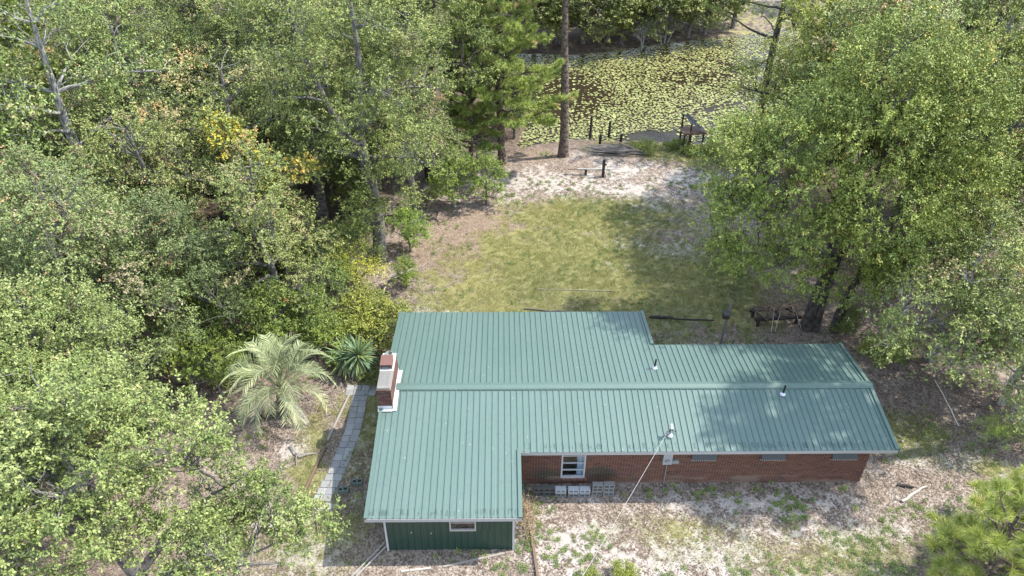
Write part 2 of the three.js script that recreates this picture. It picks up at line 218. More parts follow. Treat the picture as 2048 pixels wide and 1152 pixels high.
  const bg = new RoundedBoxGeometry(0.194, 0.057, 0.02, 1, 0.004), brickCol = (x, y) => {
    let c = mix3([0.118, 0.041, 0.026], [0.185, 0.071, 0.044], R()); if (R() < 0.14) c = [0.09, 0.038, 0.03];
    const soot = Math.max(inE(x, y, [6.15, 0.55, 0.75, 0.42]), inE(x, y, [8.15, 0.62, 0.75, 0.4])) * 1.2 + 0.6 * (fbm(x * 3, y * 5, 3) - 0.4); c = mix3(c, [0.032, 0.024, 0.02], 0.85 * smooth(0.1, 0.6, soot)); // soot-dark moss beside the window
    const mud = smooth(0.5, 0.75, fbm(x * 1.1, y * 4, 3) + 0.35 * (0.36 - y)); return mix3(c, [0.3, 0.235, 0.18], (y < 0.4 ? 0.55 : 0) * mud);
  };
  const singles = [], rest = [];
  for (let r = 0; r < 33; r++) {
    const y = 0.035 + r * 0.0677, open = y > WY0 - 0.14 && y < WY1 + 0.03, segs = open ? [[x1, y < WY0 ? WX0 - 0.09 : WX0], [y < WY0 ? WX1 + 0.09 : WX1, xw + 0.004]] : [[x1, xw + 0.004]];
    for (const [a, b] of segs) for (let x = x1 - (r % 2 ? 0.1015 : 0); x < b; x += 0.203) { const l = Math.max(x, a) + 0.0045, e = Math.min(x + 0.203, b) - (x + 0.203 < b ? 0.0045 : 0.001), w = e - l; if (w < 0.025) continue; const c = (l + e) / 2; (w > 0.19 && y > 0.14 && y < 1.63 && ((c > 5.55 && c < 6.6) || (c > 7.7 && c < 9.7)) && singles.length < 290 ? singles : rest).push([c, y, w / 0.194]); }
  }
  const brickMats = new Map(); const bm = (c) => { const q = c.map((k) => Math.round(k * 60) / 60 + 0.004), key = q.join(); if (!brickMats.has(key)) brickMats.set(key, std(q, 0.9, { map: grain })); return brickMats.get(key); };
  for (const [x, y] of singles) { const b = part('brick', bg, bm(brickCol(x, y)), wall); b.position.set(x, y, ZW - 0.004 + R() * 0.003); b.rotation.set(0, 0, (R() - 0.5) * 0.008); }
  const im = new THREE.InstancedMesh(bg, std([1, 1, 1], 0.9, { map: grain }), rest.length + 900), m4 = new THREE.Matrix4(); let n = 0;
  for (const [x, y, w] of rest) { m4.makeScale(w, 1, 1).setPosition(x, y, ZW - 0.004 + R() * 0.003); im.setMatrixAt(n, m4); im.setColorAt(n++, rgb(...brickCol(x, y))); }
  for (let r = 0; r < 34; r++) for (let z = -2.2 + (r % 2 ? 0.1 : 0); z < ZW - 0.12 && n < im.count; z += 0.203) { m4.makeRotationY(Math.PI / 2).setPosition(xw - 0.004, 0.035 + r * 0.0677, z); im.setMatrixAt(n, m4); im.setColorAt(n++, rgb(...brickCol(20, 1))); }
  im.count = n; im.name = 'brickwork'; im.userData.kind = 'stuff'; wall.add(shine(im));
  // hidden walls close the rooms
  part('rear_wall', [box(18.05 - 0.5, 2.4, 0.12, 9.27, 1.1, -2.2), box(10.3, 2.2, 0.12, 5.65, 0.95, -5.0), box(0.12, 2.2, 2.6, 10.3, 0.95, -3.68)], inner, house);
  part('end_wall', [box(0.12, 2.3, 7.2, 0.56, 1.0, -1.36), box(0.12, 2.05, 2.84, 0.63, 0.9, 3.62), box(0.12, 2.05, 2.75, 4.83, 0.9, 3.66)], std([0.04, 0.085, 0.062], 0.6), house);
  part('room_floor', box(17.4, 0.05, 4.3, 9.2, 0.03, 0), std([0.2, 0.15, 0.1], 0.8), house);
  // --- main window
  {
    const w = new THREE.Group(); w.name = 'window'; house.add(w); const white = std([0.62, 0.62, 0.63], 0.5, { map: grain }), zf = ZW - 0.035, cx = (WX0 + WX1) / 2;
    part('frame', [box(0.06, WY1 - WY0, 0.07, WX0 + 0.03, (WY0 + WY1) / 2, zf), box(0.06, WY1 - WY0, 0.07, WX1 - 0.03, (WY0 + WY1) / 2, zf), box(WX1 - WX0 - 0.12, 0.05, 0.07, cx, WY1 - 0.025, zf), box(WX1 - WX0 - 0.12, 0.09, 0.09, cx, WY0 + 0.046, zf)], white, w);
    for (const y of [0.74, 1.12, 1.5]) part('glazing_bar', box(WX1 - WX0 - 0.12, 0.035, 0.05, cx, y, zf), white, w);
    const glass = new THREE.MeshPhysicalMaterial({ color: rgb(0.9, 0.95, 0.95), roughness: 0.04, transmission: 1, thickness: 0, ior: 1.5 });
    for (const [a, b] of [[0.395, 0.72], [0.76, 1.1], [1.14, 1.48], [1.52, 1.8]]) part('pane', box(WX1 - WX0 - 0.125, b - a, 0.004, cx, (a + b) / 2, zf - 0.012), glass, w);
    const cg = new THREE.PlaneGeometry(0.34, 1.4, 34, 8), p = cg.attributes.position; for (let i = 0; i < p.count; i++) { const x = p.getX(i), y = p.getY(i); p.setXYZ(i, x * (0.75 + 0.25 * Math.abs(y + 0.1)) , y, 0.022 * Math.sin(x * 60) + 0.012 * Math.sin(x * 31 + 2)); } cg.computeVertexNormals(); cg.translate(7.43, 1.08, ZW - 0.11);
    part('curtain', cg, std([0.46, 0.52, 0.66], 0.95, { side: THREE.DoubleSide }), w);
    for (let k = 0; k < 13; k++) { const b = part('sill_brick', new RoundedBoxGeometry(0.062, 0.1, 0.2, 1, 0.006), bm(mix3([0.2, 0.08, 0.055], [0.33, 0.16, 0.12], R())), w); b.position.set(WX0 - 0.05 + k * 0.0833, WY0 - 0.045, ZW - 0.015); b.rotation.x = 0.16; }
  }
  // --- three high windows under little ribbed awnings
  for (const [a, b] of [[11.46, 12.36], [14.02, 14.91], [16.62, 17.55]]) {
    const w = new THREE.Group(); w.name = 'high_window'; house.add(w); const L = b - a;
    const pos = [], idx = [], N = 26; for (let i = 0; i <= N; i++) { const x = a + (L * i) / N, h = i % 2 ? 0.018 : 0; pos.push(x, 1.66 + h, ZW + 0.02, x, 1.43 + h, ZW + 0.17); } for (let i = 0; i < N; i++) idx.push(2 * i, 2 * i + 1, 2 * i + 2, 2 * i + 2, 2 * i + 1, 2 * i + 3);
    const g = new THREE.BufferGeometry(); g.setAttribute('position', new THREE.Float32BufferAttribute(pos, 3)); g.setIndex(idx); const gg = g.toNonIndexed(); gg.computeVertexNormals();
    part('awning', gg, std([0.085, 0.095, 0.1], 0.6, { side: THREE.DoubleSide }), w); part('awning_head', box(L, 0.05, 0.03, (a + b) / 2, 1.7, ZW + 0.018), std([0.13, 0.14, 0.145], 0.6), w);
    part('pane', box(L - 0.08, 0.34, 0.01, (a + b) / 2, 1.47, ZW + 0.012), std([0.02, 0.022, 0.025], 0.1), w); part('frame', [box(L, 0.03, 0.03, (a + b) / 2, 1.285, ZW + 0.014)], std([0.35, 0.35, 0.35], 0.5), w);
    for (let k = 0; k < 13; k++) part('awning_rib', box(0.02, 0.05, 0.012, a + 0.03 + (k * (L - 0.06)) / 12, 1.42, ZW + 0.176), std([0.42, 0.42, 0.4], 0.6), w);
  }
  // --- meter, conduit
  {
    const g = new THREE.Group(); g.name = 'electric_meter'; house.add(g); const grey = std([0.5, 0.52, 0.54], 0.5, { map: grain });
    part('box', new RoundedBoxGeometry(0.34, 0.55, 0.12, 2, 0.01).translate(10.58, 1.43, ZW + 0.065), grey, g);
    part('dial', new THREE.CylinderGeometry(0.085, 0.09, 0.09, 20).rotateX(Math.PI / 2).translate(10.57, 1.38, ZW + 0.17), new THREE.MeshPhysicalMaterial({ color: rgb(0.25, 0.27, 0.3), roughness: 0.15, clearcoat: 1 }), g);
    part('ring', new THREE.TorusGeometry(0.095, 0.014, 8, 22).translate(10.57, 1.38, ZW + 0.13), grey, g);
    part('junction_box', new RoundedBoxGeometry(0.26, 0.15, 0.1, 2, 0.01).translate(10.89, 1.25, ZW + 0.055), std([0.3, 0.32, 0.31], 0.6), g);
    part('conduit', rod(V(10.6, 1.16, ZW + 0.05), V(10.6, -0.1, ZW + 0.05), 0.021), std([0.27, 0.27, 0.26], 0.5), g);
    part('conduit', rod(V(10.56, 1.7, ZW + 0.06), V(10.56, 2.36, ZW + 0.06), 0.025), grey, g);
  }
  // --- garage wall: dark green ribbed sheets, white corners, small window
  {
    const sid = std([0.035, 0.078, 0.058], 0.42, { map: grain }), gx0 = 0.57, gx1 = 4.895, wx0 = 2.74, wx1 = 3.63;
    const sidings = (x, w, ya, yb) => { const p = prof(w), pos = [], idx = [], uv = []; for (let i = 0; i < p.length - 1; i++) { const b = pos.length / 3; for (const k of [i, i + 1]) for (const y of [yb, ya]) { pos.push(x + p[k][0], y, ZGW + p[k][1] * 0.75); uv.push(x + p[k][0], y); } idx.push(b, b + 1, b + 2, b + 2, b + 1, b + 3); } const g = new THREE.BufferGeometry(); g.setAttribute('position', new THREE.Float32BufferAttribute(pos, 3)); g.setAttribute('uv', new THREE.Float32BufferAttribute(uv, 2)); g.setIndex(idx); g.computeVertexNormals(); part('siding_sheet', g, sid, garage); };
    const garage = part('garage_wall', [box(gx1 - gx0 - 0.02, 1.18, 0.1, (gx0 + gx1) / 2, 0.5, ZGW - 0.056), box(wx0 - gx0, 1.0, 0.1, (gx0 + wx0) / 2, 1.59, ZGW - 0.056), box(gx1 - wx1, 1.0, 0.1, (gx1 + wx1) / 2, 1.59, ZGW - 0.056), box(wx1 - wx0, 0.42, 0.1, (wx0 + wx1) / 2, 1.88, ZGW - 0.056)], sid, house);
    for (let x = gx0 + 0.02; x < gx1 - 0.05; x += SW) { const w = Math.min(SW, gx1 - x); sidings(x, w, -0.05, 1.09); const cuts = []; if (x < wx0) cuts.push([x, Math.min(x + w, wx0)]); if (x + w > wx1) cuts.push([Math.max(x, wx1), x + w]); for (const [a, b] of cuts) if (b - a > 0.02) sidings(a, b - a, 1.09, 2.05); }
    const white = std([0.6, 0.61, 0.62], 0.5, { map: grain });
    part('corner_trim', [box(0.07, 2.1, 0.016, gx0, 0.99, ZGW + 0.034), box(0.016, 2.1, 0.1, gx0 - 0.028, 0.99, ZGW - 0.02)], white, garage); part('corner_trim', [box(0.07, 2.1, 0.016, gx1, 0.99, ZGW + 0.034), box(0.016, 2.1, 0.1, gx1 + 0.028, 0.99, ZGW - 0.02)], white, garage);
    const w = new THREE.Group(); w.name = 'garage_window'; house.add(w);
    part('frame', [box(wx1 - wx0, 0.06, 0.08, (wx0 + wx1) / 2, 1.12, ZGW + 0.012), box(wx1 - wx0, 0.05, 0.08, (wx0 + wx1) / 2, 1.65, ZGW + 0.012), box(0.045, 0.49, 0.08, wx0 + 0.022, 1.388, ZGW + 0.012), box(0.045, 0.49, 0.08, wx1 - 0.022, 1.388, ZGW + 0.012), box(wx1 - wx0 - 0.09, 0.03, 0.05, (wx0 + wx1) / 2, 1.5, ZGW + 0.005)], std([0.55, 0.5, 0.48], 0.6, { map: grain }), w);
    const glass = new THREE.MeshPhysicalMaterial({ color: rgb(0.85, 0.9, 0.88), roughness: 0.08, transmission: 1, thickness: 0 });
    part('pane', box(wx1 - wx0 - 0.095, 0.335, 0.004, (wx0 + wx1) / 2, 1.318, ZGW - 0.005), glass, w); part('pane', box(wx1 - wx0 - 0.095, 0.105, 0.004, (wx0 + wx1) / 2, 1.57, ZGW - 0.005), glass, w);
    part('curtain', box(wx1 - wx0 - 0.1, 0.22, 0.01, (wx0 + wx1) / 2, 1.52, ZGW - 0.075), std([0.42, 0.36, 0.38], 0.95), w);
    for (const [x, y] of [[1.43, 0.98], [2.1, 0.93]]) part('wall_fixing', new THREE.CylinderGeometry(0.022, 0.026, 0.02, 10).rotateX(Math.PI / 2).translate(x, y, ZGW + 0.013), white, garage);
  }
  // --- chimney
  {
    const ch = new THREE.Group(); ch.name = 'chimney'; house.add(ch); const x0 = -0.04, x1c = 0.5, z0 = -0.96, z1 = 1.0, top = 3.66;
    part('stack', box(x1c - x0 - 0.012, top + 0.1, z1 - z0 - 0.012, (x0 + x1c) / 2, top / 2 - 0.05, (z0 + z1) / 2), mortarM, ch);
    const cb = [[0.13, 0.085, 0.072], [0.14, 0.06, 0.046], [0.17, 0.07, 0.052], [0.1, 0.045, 0.038], [0.2, 0.115, 0.092]].map((c) => std(c, 0.9, { map: grain }));
    const bq = new RoundedBoxGeometry(0.17, 0.058, 0.02, 1, 0.004), bs = new RoundedBoxGeometry(0.02, 0.058, 0.19, 1, 0.004);
    for (let r = 0; r < 16; r++) { const y = top - 0.04 - r * 0.0677; for (let k = 0; k < (r % 2 ? 4 : 3); k++) { const half = r % 2 && (k === 0 || k === 3), b = part('brick', half ? new RoundedBoxGeometry(0.08, 0.058, 0.02, 1, 0.004) : bq, cb[Math.floor(R() * 5)], ch); b.position.set(r % 2 ? [x0 + 0.045, x0 + 0.18, x0 + 0.36, x1c - 0.045][k] : x0 + 0.09 + k * 0.18, y, z1 - 0.004 + R() * 0.002); } for (let k = 0; k < 10; k++) { const z = z0 + 0.1 + k * 0.203 - (r % 2 ? 0.1 : 0); if (z < z0 + 0.09) continue; const b = part('brick', bs, cb[Math.floor(R() * 5)], ch); b.position.set(x1c - 0.004 + R() * 0.002, y, z); } }
    const conc = std([0.29, 0.275, 0.255], 0.95, { map: grain, bumpMap: grainB, bumpScale: 0.01 }), pale = std([0.55, 0.54, 0.52], 0.9, { map: grain });
    const slabG = new RoundedBoxGeometry(0.5, 0.07, 0.92, 2, 0.03).translate(0.23, top + 0.035, 0.52); part('cap_slab', slabG, conc, ch);
    for (let k = 0; k < 6; k++) part('cap_brick', new RoundedBoxGeometry(0.34 + R() * 0.08, 0.03, 0.108, 1, 0.01).rotateY((R() - 0.5) * 0.06).translate(0.22, top + 0.062, 0.2 + k * 0.115), conc, ch);
    part('cap_slab', new RoundedBoxGeometry(0.53, 0.08, 1.02, 2, 0.03).translate(0.23, top + 0.04, -0.45), pale, ch);
    part('flue_pot', new THREE.LatheGeometry([[0.09, 0], [0.11, 0], [0.125, 0.1], [0.14, 0.11], [0.14, 0.14], [0.115, 0.14], [0.1, 0.02], [0, 0.015]].map(([a, b]) => new THREE.Vector2(a, b)), 22).translate(0.24, top + 0.08, -0.78), std([0.3, 0.3, 0.27], 0.85, { map: grain, side: THREE.DoubleSide }), ch);
    const rust = std([0.2, 0.095, 0.075], 0.75, { map: grain });
    part('flue_hood', [new RoundedBoxGeometry(0.46, 0.03, 0.52, 2, 0.012).rotateX(0.1).translate(0.22, top + 0.3, -0.28), box(0.02, 0.22, 0.48, 0.02, top + 0.18, -0.28), box(0.02, 0.22, 0.48, 0.42, top + 0.18, -0.28), box(0.4, 0.24, 0.02, 0.22, top + 0.19, -0.51)], rust, ch);
    const fl = std([0.72, 0.73, 0.74], 0.35, { metalness: 0.2 }), yAt = (z) => YR - (Math.abs(z) / ZE) * (YR - YE) + 0.042;
    part('flashing', [span(V(x1c + 0.07, yAt(z0 - 0.1), z0 - 0.1), V(x1c + 0.07, yAt(0), 0), 0.15, 0.012), span(V(x1c + 0.07, yAt(0), 0), V(x1c + 0.07, yAt(z1 + 0.12), z1 + 0.12), 0.15, 0.012), box(0.014, 0.16, z1 - z0, x1c + 0.012, 2.87, 0.02), box(0.54, 0.012, 0.16, 0.22, yAt(1.08), 1.085), box(0.56, 0.12, 0.014, 0.23, yAt(1.0) + 0.06, z1 + 0.012)], fl, ch);
  }
  // --- pipes through the roof, service mast
  const blackP = std([0.02, 0.02, 0.022], 0.5), bootM = std([0.62, 0.64, 0.68], 0.5), yR = (z) => YR - (Math.abs(z) / ZE) * (YR - YE);
  for (const [x, z] of [[10.52, -1.16], [15.08, 0.46]]) { const g = new THREE.Group(); g.name = 'vent_pipe'; house.add(g); part('pipe', tube([V(x, yR(z) - 0.05, z), V(x + 0.01, yR(z) + 0.46, z), V(x + 0.01, yR(z) + 0.3, z)], [0.036, 0.036, 0.024], 10), blackP, g); part('boot', new THREE.LatheGeometry([[0.11, 0], [0.105, 0.02], [0.065, 0.05], [0.04, 0.09]].map(([a, b]) => new THREE.Vector2(a, b)), 18).translate(x, yR(z) + 0.03, z), bootM, g); }
  {
    const g = new THREE.Group(); g.name = 'service_mast'; house.add(g); const x = 10.54, z = 2.25, y = yR(z), st = std([0.4, 0.42, 0.44], 0.4, { metalness: 0.5 });
    part('pipe', rod(V(x, y - 0.1, z), V(x, y + 0.5, z), 0.032, 0.032, 10), st, g); part('boot', new THREE.LatheGeometry([[0.11, 0], [0.105, 0.02], [0.065, 0.06], [0.036, 0.11]].map(([a, b]) => new THREE.Vector2(a, b)), 18).translate(x, y + 0.03, z), bootM, g);
    part('weatherhead', [new THREE.SphereGeometry(0.055, 14, 10).scale(1, 1.1, 1.2).translate(x, y + 0.54, z), new THREE.CylinderGeometry(0.05, 0.06, 0.1, 12).rotateX(0.9).translate(x, y + 0.5, z + 0.07)], bootM, g);
    part('bracket', [rod(V(x - 0.02, y + 0.3, z), V(x - 0.3, y + 0.05, z + 0.05), 0.014), new THREE.TorusGeometry(0.05, 0.012, 6, 14).translate(x - 0.06, y + 0.3, z), box(0.1, 0.09, 0.09, x - 0.09, y + 0.12, z)], st, g);
    const RR = rngOf(3); for (const [dx, dy, dz] of [[0.2, 0.32, 0.05], [0.14, 0.22, 0.12], [-0.18, 0.34, 0.1]]) part('lead_wire', tube(bend(V(x, y + 0.5, z + 0.08), V(x + dx, y + dy, z + dz), -0.1, 7, RR), Array(8).fill(0.011), 5), blackP, g);
  }
}
{ // service drop wire, from the mast to the pole behind the viewer
  const R = rngOf(4), a = V(10.4, 2.72, 2.3), b = V(3.4, 6.4, 15.2); solo('service_wire', tube(bend(a, b, -0.22, 24, R), Array(25).fill(0.0075), 6), std([0.4, 0.39, 0.37], 0.5), 'pale overhead service wire running down from the roof mast', 'wire');
  const g = thing('utility_pole', 'wooden utility pole carrying the service wire', 'utility pole', [3.3, 0, 15.3]); part('shaft', tube([V(0, -0.5, 0), V(0, 7.4, 0)], [0.15, 0.11], 12, true), std([0.2, 0.15, 0.11], 0.9, { map: woodT }), g); part('insulator', new THREE.CylinderGeometry(0.05, 0.06, 0.14, 12).translate(0.1, 6.4, -0.12), std([0.4, 0.4, 0.38], 0.3), g);
}
// ------------------------------------------------------------------ small things in the yard
{
  const R = rngOf(21);
  const conc = [[0.36, 0.36, 0.35], [0.42, 0.42, 0.41], [0.32, 0.32, 0.32]].map((c) => std(c, 0.95, { map: grain, bumpMap: grainB, bumpScale: 0.004 }));
  { // paved path
    const p = new THREE.Group(); p.name = 'paved_path'; scene.add(p); tag(p, 'path of square concrete pavers beside the house', 'path', undefined, 'structure');
    const cx = (z) => (z < -0.5 ? -1.52 : z < 1.2 ? lerp(-1.52, -1.73, (z + 0.5) / 1.7) : lerp(-1.73, -2.14, (z - 1.2) / 1.84)), vars = [0, 1, 2].map(() => new RoundedBoxGeometry(0.312, 0.05, 0.312, 1, 0.008));
    for (let r = 0; r < 19; r++) { const z = -2.95 + r * 0.326; for (let k = r < 2 ? -1 : 0; k < 2 + (r < 3 ? 1 : 0); k++) { if (r < 3 && k === 2 && r > 1) continue; const b = part('paver', vars[Math.floor(R() * 3)], conc[Math.floor(R() * 3)], p); b.position.set(cx(z) + (k - 0.5) * 0.326 + (R() - 0.5) * 0.03, 0.012 + R() * 0.012, z + (R() - 0.5) * 0.02); b.rotation.set((R() - 0.5) * 0.03, (R() - 0.5) * 0.05 - 0.05, (R() - 0.5) * 0.03); } }
    part('end_slab', new RoundedBoxGeometry(0.9, 0.06, 0.26, 1, 0.02).translate(-2.16, 0.005, 3.28), std([0.5, 0.46, 0.41], 0.95, { map: grain }), p);
  }
  // concrete blocks: two hollow cells, lying on their side so that the cells face the yard
  const shape = new THREE.Shape([[-0.195, -0.095], [0.195, -0.095], [0.195, 0.095], [-0.195, 0.095]].map((a) => new THREE.Vector2(...a)));
  for (const s of [-1, 1]) shape.holes.push(new THREE.Path([[s * 0.02, -0.062], [s * 0.162, -0.062], [s * 0.162, 0.062], [s * 0.02, 0.062]].map((a) => new THREE.Vector2(...a))));
  const blockG = new THREE.ExtrudeGeometry(shape, { depth: 0.186, bevelEnabled: true, bevelSize: 0.003, bevelThickness: 0.003, bevelSegments: 1, curveSegments: 1 }).translate(0, 0.098, -0.093);
  const bmat = { dark: std([0.12, 0.12, 0.11], 0.95, { map: grain }), pale: std([0.52, 0.54, 0.57], 0.9, { map: grain }), grey: std([0.27, 0.27, 0.26], 0.95, { map: grain }) };
  const ord = ['first', 'second', 'third', 'fourth', 'fifth', 'sixth', 'seventh'], lev = { 2: ['bottom', 'top'], 3: ['bottom', 'middle', 'top'] };
  [[5.87, 2.78, 'dark', 2], [6.27, 2.78, 'dark', 2], [6.68, 2.84, 'pale', 2], [7.14, 2.85, 'pale', 2], [7.56, 2.85, 'pale', 2], [8.03, 2.78, 'grey', 3], [8.45, 2.79, 'grey', 3]].forEach(([x, z, m, n], i) => {
    for (let k = 0; k < n; k++) { const say = m === 'pale' && k === n - 1 ? 'whitened' : m === 'dark' ? 'dark' : 'grey'; const b = solo('concrete_block', blockG, m === 'pale' && k < n - 1 ? bmat.grey : bmat[m], `${lev[n][k]} ${say} concrete block in the ${ord[i]} column from the garage, below brick wall`, 'concrete block', 'concrete blocks stacked along the brick wall'); b.position.set(x + (R() - 0.5) * 0.02, 0.012 + k * 0.199, z + (R() - 0.5) * 0.04); b.rotation.y = (R() - 0.5) * 0.06; }
  });
  for (const [x, z, t, l] of [[-1.39, 2.62, 0.15, 'loose concrete block lying flat just beside the paver path'], [-0.92, 2.25, 0.1, 'loose concrete block lying flat close to the garage side']]) { const b = solo('concrete_block', blockG, std([0.16, 0.2, 0.17], 0.95, { map: grain }), l, 'concrete block', 'loose concrete blocks'); b.rotation.set(-Math.PI / 2, 0, t); b.position.set(x, 0.09, z + 0.09); }
  // timbers and poles
  const wood = (c) => std(c, 0.9, { map: woodT }), wGrey = wood([0.42, 0.38, 0.33]), wPale = wood([0.62, 0.57, 0.5]), wBrown = wood([0.22, 0.145, 0.1]), wDark = wood([0.055, 0.045, 0.04]);
  const timber = (name, a, b, w, h, m, label, cat, group) => { const g = span(V(...a), V(...b), w, h), p = g.attributes.position; for (let i = 0; i < p.count; i++) p.setY(i, p.getY(i) + (hash2(i * 7, Math.floor(a[0] * 31)) - 0.5) * 0.012); return solo(name, g, m, label, cat, group); };
  timber('edging_timber', [-1.97, 0.06, -2.5], [-2.43, 0.06, 0.11], 0.07, 0.09, wGrey, 'pale weathered edging timber left of the paver path', 'timber', 'edging timbers beside the path');
  timber('edging_timber', [-2.46, 0.05, 0.4], [-2.82, 0.05, 2.6], 0.09, 0.1, wBrown, 'brown rotting edging timber near the path end', 'timber', 'edging timbers beside the path');
  timber('edging_timber', [5.52, 0.05, 4.3], [5.72, 0.05, 6.4], 0.1, 0.1, wBrown, 'brown edging timber lying right of the green garage', 'timber');
  timber('board', [1.1, 0.02, 5.98], [2.1, 0.02, 5.86], 0.07, 0.035, wPale, 'short pale board in the litter before the garage', 'board');
  timber('board', [2.5, 0.02, 5.82], [4.6, 0.02, 5.3], 0.07, 0.035, wGrey, 'long thin board lying slanted before the garage', 'board');
  for (const [o, l] of [[0, 'pale pipe leaning at the garage corner, the left one'], [0.12, 'pale pipe leaning at the garage corner, the right one']]) solo('pipe', rod(V(-1.1 + o, 0.08, 7.0), V(0.43 + o, 0.2 + o * 0.4, 4.95 + o * 1.2), 0.022), std([0.42, 0.4, 0.37], 0.6, { map: grain }), l, 'pipe', 'pipes beside the garage');
  timber('plank', [-1.15, 0.24, -10.85], [-0.1, 0.34, -11.42], 0.17, 0.05, wPale, 'pale weathered plank propped in weeds behind the house', 'plank');
  timber('plank', [-0.75, 0.15, -11.2], [-0.25, 0.2, -10.7], 0.1, 0.05, wDark, 'dark plank under the pale plank in weeds', 'plank');
  solo('fallen_pole', tube(bend(V(5.6, 0.05, -8.42), V(11.5, 0.05, -7.62), 0.0, 14, R, 0.05), Array(15).fill(0.045), 7, true), wood([0.17, 0.15, 0.125]), 'long thin grey pole lying on grass behind the roof', 'pole');
  solo('fallen_pole', tube(bend(V(6.3, 0.04, -10.05), V(10.1, 0.04, -9.86), 0.0, 10, R, 0.03), Array(11).fill(0.024), 6, true), wood([0.33, 0.32, 0.25]), 'slim pale pole lying across the sunny lawn', 'pole');
  solo('log', tube(bend(V(11.6, 0.08, -7.7), V(12.75, 0.1, -7.62), 0.02, 6, R, 0.04), [0.05, 0.075, 0.08, 0.08, 0.075, 0.07, 0.05], 9, true), wDark, 'short dark log beside the birdhouse pole', 'log');
  solo('log', tube(bend(V(12.75, 0.05, -7.58), V(14.7, 0.05, -7.45), 0.0, 6, R, 0.03), [0.035, 0.04, 0.04, 0.04, 0.038, 0.035, 0.03], 8, true), wDark, 'thin dark log running towards the birdhouse post', 'log');
  solo('log', tube(bend(V(19.4, 0.06, 2.5), V(19.98, 0.06, 2.62), 0.02, 4, R, 0.03), [0.05, 0.06, 0.055, 0.05, 0.035], 7, true), wDark, 'short charred log on leaf litter right of the house', 'log');
  solo('fallen_branch', tube(bend(V(19.25, 0.05, 3.25), V(20.45, 0.06, 2.58), 0.02, 6, R, 0.06), [0.06, 0.055, 0.055, 0.05, 0.045, 0.04, 0.03], 7, true), wPale, 'pale straight branch on leaf litter right of the house', 'branch');
  solo('fallen_branch', tube(bend(V(20.9, 0.04, 0.2), V(22.7, 0.05, -1.2), 0.02, 9, R, 0.14), [0.022, 0.025, 0.03, 0.03, 0.03, 0.03, 0.03, 0.025, 0.02, 0.015], 6, true), wBrown, 'crooked brown branch on the grass right of the roof', 'branch');
  solo('fallen_branch', tube(bend(V(23.1, 0.15, -0.4), V(22.4, 1.3, -1.9), 0.05, 6, R, 0.05), [0.03, 0.03, 0.028, 0.026, 0.024, 0.022, 0.018], 6, true), wPale, 'pale bare stick standing slanted before the grey-green oak', 'branch');
  { const g = []; for (const [a, b, r] of [[[-2.15, 0.1, -8.0], [-1.2, 0.35, -8.9], 0.07], [[-1.75, 0.22, -8.4], [-0.95, 0.08, -8.1], 0.055], [[-1.35, 0.3, -8.75], [-1.2, 0.75, -9.3], 0.05], [[-1.6, 0.2, -8.5], [-1.5, 0.5, -8.9], 0.04]]) g.push(tube(bend(V(...a), V(...b), 0.03, 5, R, 0.08), [r, r, r * 0.9, r * 0.8, r * 0.7, r * 0.4], 7, true)); solo('fallen_branch', g, wPale, 'forked bleached branch on the ground by the yellow shrub', 'branch'); }
  { const g = []; for (const [a, b, r] of [[[-3.9, 0.06, 0.4], [-3.3, 0.1, 1.0], 0.035], [[-3.35, 0.08, 0.95], [-2.75, 0.06, 0.75], 0.03], [[-3.5, 0.06, 0.8], [-3.4, 0.1, 1.4], 0.02]]) g.push(tube(bend(V(...a), V(...b), 0.03, 5, R, 0.07), [r, r, r * 0.9, r * 0.8, r * 0.7, r * 0.4], 6, true)); solo('fallen_branch', g, wood([0.36, 0.35, 0.34]), 'small grey branch on sand left of the edging timbers', 'branch'); }
  { const t = thing('water_tank', 'white domed tank just behind the rear eave', 'tank', [1.75, 0, -7.2]); part('body', new THREE.LatheGeometry([[0, 0], [0.36, 0], [0.38, 0.05], [0.38, 0.42], [0.3, 0.56], [0.16, 0.64], [0, 0.66]].map(([a, b]) => new THREE.Vector2(a, b)), 26), std([0.62, 0.66, 0.72], 0.5), t); part('lid', new THREE.CylinderGeometry(0.1, 0.11, 0.06, 16).translate(0, 0.68, 0), std([0.55, 0.58, 0.62], 0.5), t); }
  { // birdhouse on a post
    const t = thing('birdhouse', 'small dark birdhouse on a tall grey post behind the roof', 'birdhouse', [14.62, 0, -5.75]); part('post', span(V(0, 0, 0), V(0.08, 2.35, 0.0), 0.09, 0.09, V(1, 0, 0)), wood([0.2, 0.2, 0.2]), t);
    const b = part('box', box(0.26, 0.36, 0.24, -0.04, 1.75, 0.02), wDark, t); part('roof', box(0.34, 0.03, 0.34, -0.04, 1.95, 0.04).rotateX(0.06), wood([0.1, 0.09, 0.08]), t); part('entrance_hole', new THREE.CylinderGeometry(0.035, 0.035, 0.02, 14).rotateX(Math.PI / 2).translate(-0.04, 1.8, 0.142), std([0.005, 0.005, 0.005], 1), b);
  }
